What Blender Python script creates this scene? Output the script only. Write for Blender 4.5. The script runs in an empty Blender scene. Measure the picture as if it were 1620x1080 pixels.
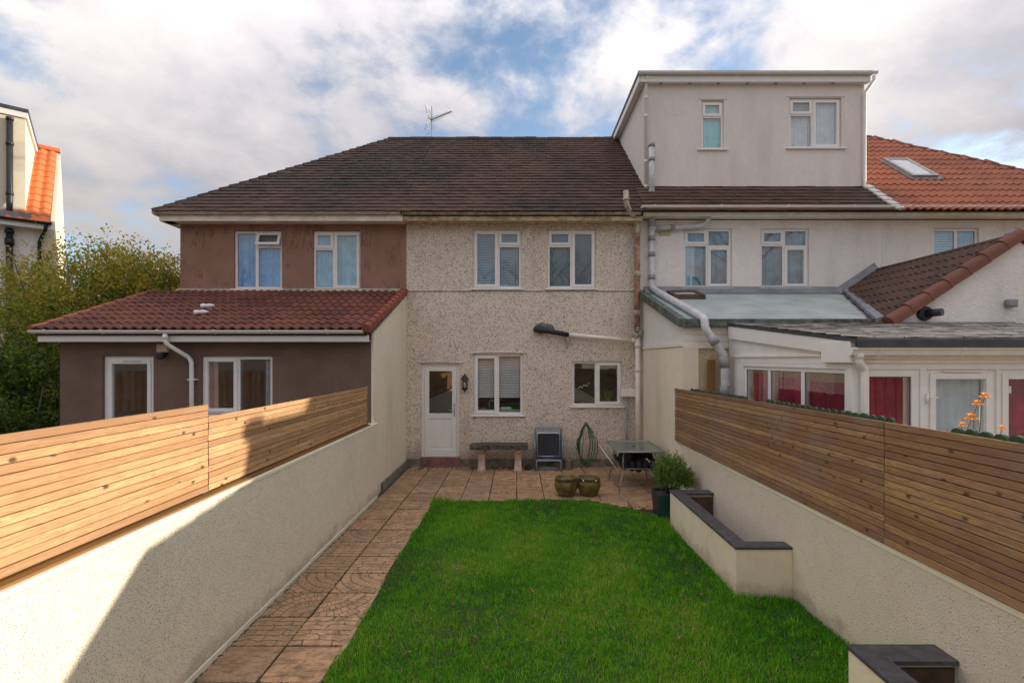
import bpy, bmesh, math, random
import numpy as np
from mathutils import Vector, Matrix
R = math.radians
random.seed(7); rng = np.random.default_rng(7)
sc = bpy.context.scene
C = sc.collection

# ------------------------------------------------------------------ camera
cam = bpy.data.cameras.new('camera'); co = bpy.data.objects.new('camera', cam); C.objects.link(co)
co.location = (0, 0, 2.27); co.rotation_euler = (R(90), 0, 0)
cam.sensor_width = 36; cam.lens = 17.67; cam.shift_x = -0.0062; cam.shift_y = 0.0173
cam.clip_start = 0.05; cam.clip_end = 3000
sc.camera = co
# ------------------------------------------------------------------ light
SUN = Vector((1, .31, .25)).normalized()          # towards the sun: low, right, behind the houses
elev = math.asin(SUN.z); azim = math.atan2(SUN.x, SUN.y)
sun = bpy.data.lights.new('sun', 'SUN'); so = bpy.data.objects.new('sun', sun); C.objects.link(so)
sun.energy = 2.0; sun.angle = R(0.6); sun.color = (1.0, .89, .74)
so.rotation_euler = (-SUN).to_track_quat('-Z', 'Y').to_euler(); so.location = (30, 10, 12)
world = bpy.data.worlds.new('World'); sc.world = world; world.use_nodes = True
sc.view_settings.view_transform = 'Standard'; sc.view_settings.look = 'None'
sc.view_settings.gamma = 1; sc.view_settings.use_curve_mapping = False
sc.view_settings.exposure = 1.72

# ------------------------------------------------------------------ node helpers
class G:
    def __init__(s, nt): s.nt = nt
    def n(s, typ, props=None, **inp):
        nd = s.nt.nodes.new(typ)
        for k, v in (props or {}).items(): setattr(nd, k, v)
        for k, v in inp.items():
            key = int(k[1:]) if (k[0] == '_' and k[1:].isdigit()) else k.replace('_', ' ')
            s.put(nd.inputs[key], v)
        return nd
    def put(s, sock, v):
        if isinstance(v, bpy.types.NodeSocket): s.nt.links.new(v, sock)
        elif isinstance(v, bpy.types.Node): s.nt.links.new(v.outputs[0], sock)
        else:
            if sock.type == 'RGBA' and hasattr(v, '__len__') and len(v) == 3: v = (*v, 1)
            sock.default_value = v
    def math(s, op, a, b=0.0, c=None, clamp=False):
        nd = s.nt.nodes.new('ShaderNodeMath'); nd.operation = op; nd.use_clamp = clamp
        s.put(nd.inputs[0], a); s.put(nd.inputs[1], b)
        if c is not None: s.put(nd.inputs[2], c)
        return nd.outputs[0]
    def mix(s, f, a, b, blend='MIX'):
        nd = s.nt.nodes.new('ShaderNodeMix'); nd.data_type = 'RGBA'; nd.blend_type = blend
        s.put(nd.inputs[0], f); s.put(nd.inputs[6], a); s.put(nd.inputs[7], b)
        return nd.outputs[2]
    def noise(s, vec, scale, detail=3, rough=.55, dist=0, dim='3D'):
        nd = s.n('ShaderNodeTexNoise', {'noise_dimensions': dim}, Scale=scale, Detail=detail, Roughness=rough, Distortion=dist)
        s.put(nd.inputs['Vector'], vec)
        return nd
    def ramp(s, f, lo, hi, a=0.0, b=1.0):
        nd = s.n('ShaderNodeMapRange', None); nd.interpolation_type = 'SMOOTHSTEP'
        s.put(nd.inputs[0], f); s.put(nd.inputs[1], lo); s.put(nd.inputs[2], hi); s.put(nd.inputs[3], a); s.put(nd.inputs[4], b)
        return nd.outputs[0]
    def pos(s): return s.n('ShaderNodeNewGeometry').outputs['Position']
    def obj(s): return s.n('ShaderNodeTexCoord').outputs['Object']
    def rnd(s): return s.n('ShaderNodeObjectInfo').outputs['Random']
    def scale(s, vec, v):
        nd = s.n('ShaderNodeVectorMath', {'operation': 'MULTIPLY'}); s.put(nd.inputs[0], vec); s.put(nd.inputs[1], v); return nd.outputs[0]
    def add(s, vec, v):
        nd = s.n('ShaderNodeVectorMath', {'operation': 'ADD'}); s.put(nd.inputs[0], vec); s.put(nd.inputs[1], v); return nd.outputs[0]
    def bump(s, h, strength=.5, dist=.01, normal=None):
        nd = s.n('ShaderNodeBump', None, Strength=strength, Distance=dist, Height=h)
        if normal is not None: s.put(nd.inputs['Normal'], normal)
        return nd.outputs[0]
def material(name):
    m = bpy.data.materials.new(name); m.use_nodes = True
    nt = m.node_tree; nt.nodes.clear(); g = G(nt)
    out = nt.nodes.new('ShaderNodeOutputMaterial'); b = nt.nodes.new('ShaderNodeBsdfPrincipled')
    nt.links.new(b.outputs[0], out.inputs[0]); g.out = out; g.b = b
    return m, g
def finish(g, col=None, rough=.8, normal=None, metal=0, spec=.5):
    if col is not None: g.put(g.b.inputs['Base Color'], col)
    g.put(g.b.inputs['Roughness'], rough); g.b.inputs['Metallic'].default_value = metal
    g.b.inputs['Specular IOR Level'].default_value = spec
    if normal is not None: g.put(g.b.inputs['Normal'], normal)

# world: Nishita sky with broken cloud mixed over it by direction
def build_world():
    nt = world.node_tree; nt.nodes.clear(); g = G(nt)
    sky = g.n('ShaderNodeTexSky', {'sky_type': 'NISHITA', 'sun_disc': False, 'sun_elevation': elev, 'sun_rotation': azim,
                                   'air_density': 1.0, 'dust_density': .6, 'ozone_density': 2.0})
    d = g.n('ShaderNodeTexCoord').outputs['Generated']
    sep = g.n('ShaderNodeSeparateXYZ', None, Vector=d)
    z = g.math('ADD', g.math('MAXIMUM', sep.outputs[2], 0.0), .34)
    u = g.math('DIVIDE', sep.outputs[0], z); v = g.math('DIVIDE', sep.outputs[1], z)
    P = g.n('ShaderNodeCombineXYZ', None, X=u, Y=v, Z=0.0).outputs[0]
    P = g.add(P, (20.25, 5.2, 0))
    n1 = g.noise(P, 1.45, 9, .55, .15).outputs[0]
    n2 = g.noise(g.scale(P, (1.0, 1.0, 1)), 5.2, 10, .60, .25).outputs[0]
    cov = g.math('ADD', g.math('MULTIPLY', n1, .64), g.math('MULTIPLY', n2, .36))
    mask = g.ramp(cov, CLD[0], CLD[1])
    n3 = g.noise(g.add(P, (7, 3, 0)), .75, 5, .5, .2).outputs[0]
    tone = g.ramp(g.math('ADD', g.math('MULTIPLY', n3, .74), g.math('MULTIPLY', n2, .26)), .38, .60)
    cloud = g.mix(tone, CLOUD_DARK, CLOUD_LIGHT)
    zz = g.math('ADD', g.math('MULTIPLY', g.math('MAXIMUM', sep.outputs[2], 0.0), 1.7), .22)   # overcast cloud brightens towards the zenith, steepened to lift the shaded walls
    cloud = g.mix(1.0, cloud, g.n('ShaderNodeCombineXYZ', None, X=zz, Y=zz, Z=zz).outputs[0], 'MULTIPLY')
    skyc = g.mix(1.0, sky.outputs[0], (SKYS, SKYS, SKYS), 'MULTIPLY')
    # thin veil: blue is always seen through a little haze
    skyc = g.mix(.04, skyc, CLOUD_LIGHT)
    col = g.mix(mask, skyc, cloud)
    bg = g.n('ShaderNodeBackground', None, Color=col, Strength=SKY_STRENGTH)
    out = nt.nodes.new('ShaderNodeOutputWorld'); nt.links.new(bg.outputs[0], out.inputs[0])
SKY_STRENGTH = .12
SKYS = .62
CLD = (.395, .52)
CLOUD_DARK = (1.60, 1.57, 1.74); CLOUD_LIGHT = (2.78, 2.62, 2.58)
build_world()

# ------------------------------------------------------------------ materials
M = {}
def plain(name, col, rough=.6, metal=0, var=.12, nscale=6, bump=.0, bscale=60, spec=.4):
    m, g = material(name); p = g.pos()
    n = g.noise(p, nscale, 4).outputs[0]
    c = g.mix(g.ramp(n, .3, .7), tuple(x*(1-var) for x in col), tuple(min(1, x*(1+var)) for x in col))
    nm = g.bump(g.noise(p, bscale, 3).outputs[0], bump, .004) if bump else None
    finish(g, c, rough, nm, metal, spec); M[name] = m; return m
def render_wall(name, col, dirt, speck=0, bscale=55, bstr=.6, bd=.012, big=1.4, specc=(.12,.1,.08), zs=.22):
    m, g = material(name); p = g.pos()
    st = g.noise(g.scale(p, (1, 1, zs)), big, 5, .6).outputs[0]
    c = g.mix(g.ramp(st, .45, .78), col, dirt)
    c = g.mix(g.math('MULTIPLY', g.ramp(g.noise(p, 9, 5, .65).outputs[0], .35, .7), .35), c, tuple(x*.82 for x in col))
    h = g.noise(p, bscale, 4, .65).outputs[0]
    sep = g.n('ShaderNodeSeparateXYZ', None, Vector=p)
    splash = g.ramp(g.math('ADD', sep.outputs[2], g.math('MULTIPLY', g.math('SUBTRACT', g.noise(p, 4.5, 6, .7).outputs[0], .5), .55)), .02, .20, 1, 0)
    c = g.mix(g.math('MULTIPLY', splash, .5), c, (.30, .24, .16))
    ck = g.n('ShaderNodeTexVoronoi', {'feature': 'DISTANCE_TO_EDGE'}, Vector=g.add(p, g.scale(g.noise(p, 2.5, 5, .7).outputs['Color'], (.5, .5, .5))), Scale=.8)
    crack = g.math('MULTIPLY', g.ramp(ck.outputs['Distance'], .0015, .005, 1, 0), g.ramp(g.noise(g.add(p, (3, 8, 1)), 1.1, 2).outputs[0], .5, .6))
    c = g.mix(g.math('MULTIPLY', crack, .45), c, tuple(x*.45 for x in col))
    if speck:
        v = g.n('ShaderNodeTexVoronoi', None, Vector=p, Scale=speck)
        f = g.ramp(v.outputs['Distance'], .16, .32, 1, 0)
        sel = g.math('GREATER_THAN', g.n('ShaderNodeSeparateColor', None, Color=v.outputs['Color']).outputs[0], .58)
        c = g.mix(g.math('MULTIPLY', g.math('MULTIPLY', f, sel), .95), c, specc)
    finish(g, c, .93, g.bump(h, bstr, bd), spec=.2); M[name] = m; return m
def pebbledash(name, a, b, dark, scale=46, lip=False):
    m, g = material(name); p = g.pos()
    v = g.n('ShaderNodeTexVoronoi', None, Vector=p, Scale=scale)
    r = g.n('ShaderNodeSeparateColor', None, Color=v.outputs['Color'])
    c = g.mix(r.outputs[0], a, b)
    c = g.mix(g.math('MULTIPLY', g.math('GREATER_THAN', r.outputs[1], .83), .85), c, dark)
    c = g.mix(g.math('MULTIPLY', g.math('GREATER_THAN', r.outputs[2], .90), .6), c, (.72, .68, .62))
    st = g.noise(g.scale(p, (1, 1, .25)), 1.3, 6, .6).outputs[0]
    c = g.mix(g.math('MULTIPLY', g.ramp(st, .52, .75), .38), c, (.42, .31, .21))
    c = g.mix(g.math('MULTIPLY', g.ramp(g.noise(p, 3.1, 4, .6).outputs[0], .5, .7), .18), c, (.30, .25, .20))
    sep = g.n('ShaderNodeSeparateXYZ', None, Vector=p)
    low = g.math('MULTIPLY', g.ramp(g.math('ADD', sep.outputs[2], g.math('MULTIPLY', st, .8)), .55, 1.05, 1, 0), .45)
    c = g.mix(low, c, (.17, .13, .075))
    h = g.math('ADD', g.ramp(v.outputs['Distance'], .0, .6, 1, 0), g.noise(p, 120, 2).outputs[0])
    finish(g, c, .85, g.bump(h, .55, .010), spec=.25); M[name] = m; return m
def tiles_mat(name, a, b, moss=(.10, .10, .06), mossf=.35, rough=.8, patch=.9):
    m, g = material(name); p = g.pos(); o = g.rnd()
    r = g.n('ShaderNodeTexWhiteNoise', {'noise_dimensions': '1D'}, W=o).outputs[0]
    at = g.n('ShaderNodeAttribute', {'attribute_name': 'tint'}).outputs['Fac']
    n = g.noise(p, patch, 5, .6).outputs[0]
    f = g.math('ADD', g.math('MULTIPLY', g.math('ADD', r, at), .5), g.math('MULTIPLY', g.math('SUBTRACT', n, .5), 2.2), clamp=True)
    c = g.mix(f, a, b)
    mo = g.math('MULTIPLY', g.ramp(g.noise(p, 14, 5, .7).outputs[0], .55, .72), mossf)
    c = g.mix(mo, c, moss)
    lich = g.ramp(g.noise(g.add(p, (5, 5, 5)), 16, 3, .75).outputs[0], .66, .71)
    c = g.mix(g.math('MULTIPLY', lich, .7*min(1, mossf*2)), c, (.40, .38, .30))
    finish(g, c, rough, g.bump(g.noise(p, 90, 4).outputs[0], .35, .006), spec=.3); M[name] = m; return m
def wood(name, a, b, c3, knot=.5, weather=0.0):
    m, g = material(name); o = g.obj(); r = g.rnd()
    off = g.n('ShaderNodeCombineXYZ', None, X=g.math('MULTIPLY', r, 37.0), Y=g.math('MULTIPLY', r, 91.0), Z=g.math('MULTIPLY', r, 17.0)).outputs[0]
    v = g.add(o, off)
    n = g.noise(g.scale(v, (2, 1.1, 24)), 1.5, 6, .62, .9).outputs[0]
    fine = g.noise(g.scale(v, (30, 2.2, 150)), 1.3, 3, .6, .2).outputs[0]
    base = g.mix(g.ramp(g.noise(g.scale(v, (1, .6, 1)), 1.6, 3).outputs[0], .35, .65), a, b)
    hs = g.n('ShaderNodeTexWhiteNoise', {'noise_dimensions': '1D'}, W=r).outputs[0]
    base = g.mix(1.0, base, g.mix(hs, (.60, .54, .52), (1.20, 1.17, 1.06)), 'MULTIPLY')
    wv = g.ramp(g.math('FRACT', g.math('MULTIPLY', n, 7.0)), .0, .9)
    c = g.mix(g.math('MULTIPLY', wv, .68), base, c3)
    c = g.mix(g.math('MULTIPLY', g.ramp(fine, .45, .7), .3), c, tuple(x*.55 for x in c3))
    kv = g.n('ShaderNodeTexVoronoi', {'voronoi_dimensions': '2D'}, Vector=g.n('ShaderNodeCombineXYZ', None, X=g.math('MULTIPLY', g.n('ShaderNodeSeparateXYZ', None, Vector=v).outputs[1], 2.6), Y=g.math('MULTIPLY', g.n('ShaderNodeSeparateXYZ', None, Vector=v).outputs[2], 4.2)).outputs[0], Scale=1.0, Randomness=1.0)
    k = g.ramp(g.math('ADD', kv.outputs['Distance'], g.math('MULTIPLY', g.math('SUBTRACT', n, .5), .05)), .022, .078, 1, 0)
    c = g.mix(g.math('MULTIPLY', k, knot), c, tuple(x*.35 for x in c3))
    if weather:
        w = g.ramp(g.noise(g.pos(), 2.2, 5, .6).outputs[0], .4, .7)
        c = g.mix(g.math('MULTIPLY', w, weather), c, (.30, .25, .20))
    finish(g, c, .72, g.bump(g.math('ADD', fine, n), .25, .003), spec=.3); M[name] = m; return m

plain('upvc', (.80, .77, .74), .35, var=.03)
plain('upvc_cream', (.84, .77, .68), .45, var=.06)
plain('fascia_cream', (.86, .80, .70), .5, var=.12, nscale=5)
plain('fascia_old', (.52, .40, .26), .8, var=.35, nscale=9, bump=.3)
plain('gutter_grey', (.62, .58, .50), .5, var=.15)
plain('gutter_old', (.40, .35, .27), .8, var=.35, nscale=10, bump=.3)
plain('pipe_grey', (.55, .54, .56), .45, var=.12, nscale=8)
plain('pipe_collar', (.30, .30, .31), .5, var=.2)
plain('pipe_rust', (.34, .20, .13), .85, var=.5, nscale=9, bump=.4)
plain('pipe_old', (.42, .36, .29), .8, var=.3, nscale=12, bump=.3)
plain('black_plastic', (.025, .025, .03), .4, var=.2)
plain('black_metal', (.02, .02, .022), .45, var=.2)
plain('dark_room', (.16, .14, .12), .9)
plain('lead', (.20, .21, .23), .5, var=.2, nscale=5, bump=.15)
plain('felt_green', (.10, .115, .10), .8, var=.5, nscale=7, bump=.4)
plain('roof_grey', (.36, .41, .39), .45, var=.14, nscale=2.2, bump=.12)
plain('edge_dark', (.05, .055, .065), .45, var=.2)
plain('steel', (.42, .45, .50), .35, .6, .1)
plain('frame_blue', (.20, .26, .34), .4, .3, .15)
plain('mesh_black', (.025, .028, .034), .75, var=.15, bump=.2, bscale=200)
plain('cloth_dark', (.035, .03, .045), .8, var=.3)
plain('concrete', (.36, .32, .25), .9, var=.25, nscale=8, bump=.5)
plain('edging_tan', (.36, .25, .16), .9, var=.3, nscale=14, bump=.5)
plain('stone_pink', (.50, .36, .29), .85, var=.2, nscale=11, bump=.5)
plain('step_red', (.21, .10, .085), .75, var=.25, nscale=10, bump=.3)
plain('plinth', (.20, .18, .14), .9, var=.35, nscale=8, bump=.4)
plain('moss_green', (.06, .075, .02), .95, var=.5, nscale=20)
plain('moss_and_shade_line', (.07, .065, .045), .95, var=.6, nscale=25, bump=.9, bscale=45)
plain('smooth_cream', (.80, .71, .54), .85, var=.05, bump=.15)
plain('slate_cap', (.07, .068, .075), .55, var=.3, nscale=14, bump=.2)
plain('board_brown', (.10, .06, .04), .85, var=.3, bump=.3)
plain('pot_glaze', (.135, .095, .03), .3, var=.45, nscale=11, bump=.2, bscale=30)
plain('planter_teal', (.012, .065, .055), .4, var=.2)
plain('planter_shaded_side', (.03, .026, .035), .5, var=.2)
plain('hose_green', (.02, .11, .045), .4, var=.2)
plain('soil', (.075, .05, .035), .95, var=.4, nscale=20, bump=.8)
plain('curtain_blue', (.22, .50, .84), .9, var=.1, nscale=12)
plain('curtain_teal', (.22, .66, .68), .9, var=.1)
plain('curtain_pale', (.42, .68, .80), .9, var=.12)
plain('curtain_net', (.66, .68, .70), .9, var=.1)
plain('curtain_grey', (.34, .36, .38), .9, var=.15)
plain('curtain_red', (.42, .02, .06), .85, var=.3, nscale=4)
plain('curtain_pink', (.62, .38, .34), .9, var=.1)
plain('blind_white', (.80, .78, .74), .7, var=.05)
plain('blind_blue', (.36, .50, .62), .7, var=.05)
plain('obscure', (.085, .14, .16), .25, var=.25, nscale=30)
plain('bulb', (.75, .70, .6), .3)
plain('bark', (.13, .10, .075), .95, var=.35, nscale=20, bump=.8)
plain('white_clean', (.78, .76, .72), .5, var=.04)
plain('render_corner', (.70, .64, .50), .9, var=.07, bump=.3)
plain('ground_dirt', (.13, .10, .07), .95, var=.4, nscale=1.2, bump=.6)
plain('leaf_dead', (.17, .10, .045), .8, var=.5, nscale=40)
plain('picture_teal', (.08, .42, .48), .6, var=.1)
plain('vent_tan', (.50, .40, .26), .7)
plain('picket_green', (.045, .075, .03), .8, var=.3, nscale=12, bump=.3)
plain('brick_orange', (.42, .19, .09), .9, var=.25, nscale=14, bump=.4)
plain('metal_dull', (.35, .34, .32), .4, .7, .1)
plain('mortar_white', (.62, .60, .56), .9, var=.2, nscale=14, bump=.4)
plain('clear_plastic', (.72, .72, .74), .15, var=.15, nscale=25)
render_wall('cream_dash', (.86, .77, .60), (.78, .69, .52), speck=72, bscale=75, bstr=.8, zs=.8, specc=(.26, .22, .17))
render_wall('white_rough', (.88, .79, .63), (.80, .71, .55), speck=50, bscale=85, bstr=1.0, bd=.02, zs=.8, specc=(.38, .34, .28))
render_wall('cream_smooth_wall', (.83, .74, .58), (.68, .61, .48), bscale=110, bstr=.25)
render_wall('lilac_render', (.84, .775, .74), (.70, .62, .57), bscale=22, bstr=.9, bd=.02)
render_wall('dormer_render', (.76, .69, .645), (.64, .56, .51), bscale=120, bstr=.25)
render_wall('planter_cream', (.83, .74, .56), (.72, .64, .46), bscale=90, bstr=.3, zs=.5)
render_wall('far_cream', (.72, .65, .50), (.66, .58, .45), bscale=90, bstr=.2)
render_wall('gable_white', (.82, .765, .71), (.66, .60, .54), bscale=26, bstr=1.0, bd=.02)
render_wall('peach_render', (.62, .50, .34), (.50, .38, .24), bscale=24, bstr=1.0, bd=.025)
pebbledash('pebbledash', (.84, .72, .61), (.68, .56, .46), (.20, .17, .155), 66)
def brown_render(name, base, streak, amt):
    m, g = material(name); p = g.pos()
    c = g.mix(g.ramp(g.noise(p, 1.6, 5, .6).outputs[0], .35, .7), base, tuple(x*.78 for x in base))
    c = g.mix(g.math('MULTIPLY', g.ramp(g.noise(p, 45, 3).outputs[0], .4, .6), .25), c, tuple(x*.7 for x in base))
    s = g.noise(g.scale(p, (1, 1, .16)), 4.2, 5, .75, .9).outputs[0]
    edge = g.math('ABSOLUTE', g.math('SUBTRACT', s, .5))
    thin = g.ramp(edge, .006, .034, 1, 0)
    gate = g.ramp(g.noise(g.add(p, (9, 0, 2)), 2.6, 3).outputs[0], .47, .60)
    c = g.mix(g.math('MULTIPLY', g.math('MULTIPLY', thin, gate), amt), c, streak)
    finish(g, c, .92, g.bump(g.noise(p, 70, 4).outputs[0], .4, .008), spec=.2); M[name] = m
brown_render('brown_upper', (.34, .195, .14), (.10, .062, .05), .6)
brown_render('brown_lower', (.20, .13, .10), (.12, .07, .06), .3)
tiles_mat('tile_old', (.115, .058, .038), (.035, .026, .023), mossf=.3, patch=.45)
tiles_mat('tile_red', (.19, .062, .04), (.065, .028, .024), mossf=.35, patch=.7)
tiles_mat('tile_verge_red', (.30, .085, .05), (.19, .06, .04), mossf=.15)
tiles_mat('tile_orange', (.38, .135, .075), (.22, .085, .06), mossf=.08, patch=.5)
tiles_mat('tile_bright', (.66, .19, .06), (.52, .14, .05), mossf=.05)
tiles_mat('tile_dark', (.10, .05, .035), (.04, .03, .026), mossf=.5, patch=.8)
tiles_mat('tile_verge', (.21, .085, .055), (.13, .06, .045), mossf=.15)
wood('pine', (.70, .43, .23), (.55, .32, .165), (.32, .17, .08), 1.0)
wood('larch', (.50, .31, .13), (.37, .205, .125), (.18, .095, .06), .9, .30)
wood('post_wood', (.30, .18, .10), (.26, .15, .09), (.16, .08, .05), .4, .4)
wood('plank_moss', (.40, .22, .06), (.24, .16, .05), (.2, .10, .03), .3)

def slab_mat(name, mode):
    m, g = material(name); o = g.obj(); r = g.rnd(); p = g.pos()
    rr = g.n('ShaderNodeTexWhiteNoise', {'noise_dimensions': '1D'}, W=r)
    c = g.mix(rr.outputs[0], (.60, .36, .20), (.38, .25, .155))
    c = g.mix(g.ramp(g.noise(p, 7, 5, .65).outputs[0], .38, .68), c, (.30, .20, .115))
    c = g.mix(g.math('MULTIPLY', g.ramp(g.noise(p, 38, 4, .7).outputs[0], .52, .66), .5), c, (.16, .105, .07))
    c = g.mix(g.math('MULTIPLY', g.ramp(g.noise(g.add(p, (4, 4, 4)), 55, 3, .7).outputs[0], .62, .70), .5), c, (.62, .50, .36))
    sx = g.n('ShaderNodeSeparateXYZ', None, Vector=o)
    wob = g.math('MULTIPLY', g.math('SUBTRACT', g.noise(p, 13, 4).outputs[0], .5), .075)
    if mode == 0:      # rows of narrow setts moulded into the slab
        q = g.n('ShaderNodeTexBrick', {'offset': .5}, Color1=(1, 1, 1), Color2=(1, 1, 1), Mortar=(0, 0, 0), Scale=1.0, Mortar_Size=.0065, Mortar_Smooth=.6, Brick_Width=.24, Row_Height=.0755)
        g.put(q.inputs['Vector'], g.n('ShaderNodeCombineXYZ', None, X=g.math('ADD', sx.outputs[0], wob), Y=g.math('ADD', sx.outputs[1], wob)).outputs[0])
        h = g.n('ShaderNodeSeparateColor', None, Color=q.outputs[0]).outputs[0]
    elif mode == 1:    # fan of concentric setts
        dx = g.math('ADD', sx.outputs[0], .21); dy = g.math('ADD', sx.outputs[1], .23)
        rad = g.math('ADD', g.math('SQRT', g.math('ADD', g.math('MULTIPLY', dx, dx), g.math('MULTIPLY', dy, dy))), g.math('MULTIPLY', wob, .5))
        t = g.math('ABSOLUTE', g.math('SUBTRACT', g.math('FRACT', g.math('MULTIPLY', rad, 11.0)), .5))
        ring = g.ramp(t, .42, .49, 1, 0)
        an = g.math('MULTIPLY', g.math('ARCTAN2', dy, dx), 6.3662)
        t2 = g.math('ABSOLUTE', g.math('SUBTRACT', g.math('FRACT', g.math('ADD', an, g.math('MULTIPLY', g.math('FLOOR', g.math('MULTIPLY', rad, 11.0)), .5))), .5))
        h = g.math('MINIMUM', ring, g.ramp(t2, .43, .49, 1, 0))
    else:              # riven
        h = g.ramp(g.noise(g.scale(p, (3, 14, 3)), 1.6, 4, .6, 1.2).outputs[0], .38, .5)
        h = g.math('ADD', g.math('MULTIPLY', h, .6), .4)
    c = g.mix(g.math('MULTIPLY', g.math('SUBTRACT', 1.0, h), .75 if mode < 2 else .6), c, (.09, .055, .035))
    hh = g.math('ADD', g.math('MULTIPLY', h, .8), g.math('MULTIPLY', g.noise(p, 30, 5, .7).outputs[0], .9))
    finish(g, c, .85, g.bump(hh, .8, .010), spec=.3); M[name] = m
for i in range(3): slab_mat('slab%d' % i, i)

def slate_roof():
    m, g = material('slate_streak'); p = g.pos()
    n = g.noise(g.scale(p, (1.2, 14, 8)), 2.0, 6, .7, .6).outputs[0]
    c = g.mix(g.ramp(n, .40, .62), (.10, .085, .08), (.55, .50, .46))
    finish(g, c, g.ramp(n, .3, .6, .5, .28), g.bump(n, .4, .006), spec=.6); M['slate_streak'] = m
slate_roof()
def glass_pane():
    m, g = material('pane_glass')
    nt = g.nt; nt.nodes.remove(g.b)
    fr = g.n('ShaderNodeFresnel', None, IOR=1.62)
    wob = g.bump(g.noise(g.pos(), 1.4, 2).outputs[0], .05, .02)
    gl = g.n('ShaderNodeBsdfGlossy', None, Color=(.95, .97, 1), Roughness=.01, Normal=wob)
    tr = g.n('ShaderNodeBsdfTransparent', None, Color=(.92, .95, .96))
    mx = g.n('ShaderNodeMixShader', None); 
    front = g.math('SUBTRACT', 1.0, g.n('ShaderNodeNewGeometry').outputs['Backfacing'])   # a thin pane mirrors on its outer face only
    g.put(mx.inputs[0], g.math('MULTIPLY', front, g.math('ADD', g.math('MULTIPLY', fr.outputs[0], 2.3), .01))); g.put(mx.inputs[1], tr); g.put(mx.inputs[2], gl)
    nt.links.new(mx.outputs[0], g.out.inputs[0]); M['pane'] = m
glass_pane()
def table_glass():
    m, g = material('frosted_table_glass')
    finish(g, (.20, .27, .24), .12, g.bump(g.noise(g.pos(), 220, 2).outputs[0], .25, .003), spec=.8)
    g.b.inputs['Transmission Weight'].default_value = .35; g.b.inputs['Alpha'].default_value = .92
    M['table_glass'] = m
table_glass()
def leafmat(name, cols, rough=.55, trans=.25):
    m, g = material(name); nt = g.nt
    a = g.n('ShaderNodeAttribute', {'attribute_name': 'tint'}).outputs['Fac']
    cr = g.n('ShaderNodeValToRGB', None, Fac=a); e = cr.color_ramp.elements
    e[0].position = 0; e[0].color = (*cols[0], 1); e[1].position = 1; e[1].color = (*cols[-1], 1)
    for i, c in enumerate(cols[1:-1]):
        x = e.new((i+1)/(len(cols)-1)); x.color = (*c, 1)
    finish(g, cr.outputs[0], rough, spec=.35)
    tl = g.n('ShaderNodeBsdfTranslucent', None, Color=cr.outputs[0])
    mx = g.n('ShaderNodeMixShader', None); g.put(mx.inputs[0], trans); g.put(mx.inputs[1], g.b.outputs[0]); g.put(mx.inputs[2], tl.outputs[0])
    nt.links.new(mx.outputs[0], g.out.inputs[0]); M[name] = m
leafmat('leaf_tree', [(.035, .07, .012), (.11, .17, .02), (.27, .29, .03), (.50, .38, .05)], trans=.4)
leafmat('leaf_box', [(.04, .09, .012), (.12, .22, .025), (.30, .38, .06)], trans=.3)
leafmat('grass', [(.015, .08, .002), (.05, .28, .004), (.12, .43, .008), (.30, .47, .03), (.60, .50, .20)], .6, .35)
leafmat('petal', [(.75, .28, .05), (.80, .40, .10)], trans=.6)
def lawn_soil():
    m, g = material('lawn_base'); p = g.pos()
    c = g.mix(g.ramp(g.noise(p, 14, 4, .7).outputs[0], .4, .65), (.03, .075, .008), (.07, .06, .02))
    finish(g, c, .95, g.bump(g.noise(p, 60, 4).outputs[0], .8, .02)); M['lawn_base'] = m
lawn_soil()
# bench top with moss
def moss_top():
    m, g = material('bench_top'); p = g.pos()
    c = g.mix(g.ramp(g.noise(p, 22, 5, .75).outputs[0], .42, .58), (.035, .032, .022), (.13, .115, .09))
    c = g.mix(g.ramp(g.noise(g.add(p, (3, 3, 3)), 55, 3, .7).outputs[0], .62, .68), c, (.35, .33, .27))
    finish(g, c, .95, g.bump(g.noise(p, 40, 4, .7).outputs[0], 1, .02)); M['bench_top'] = m
moss_top()

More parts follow.
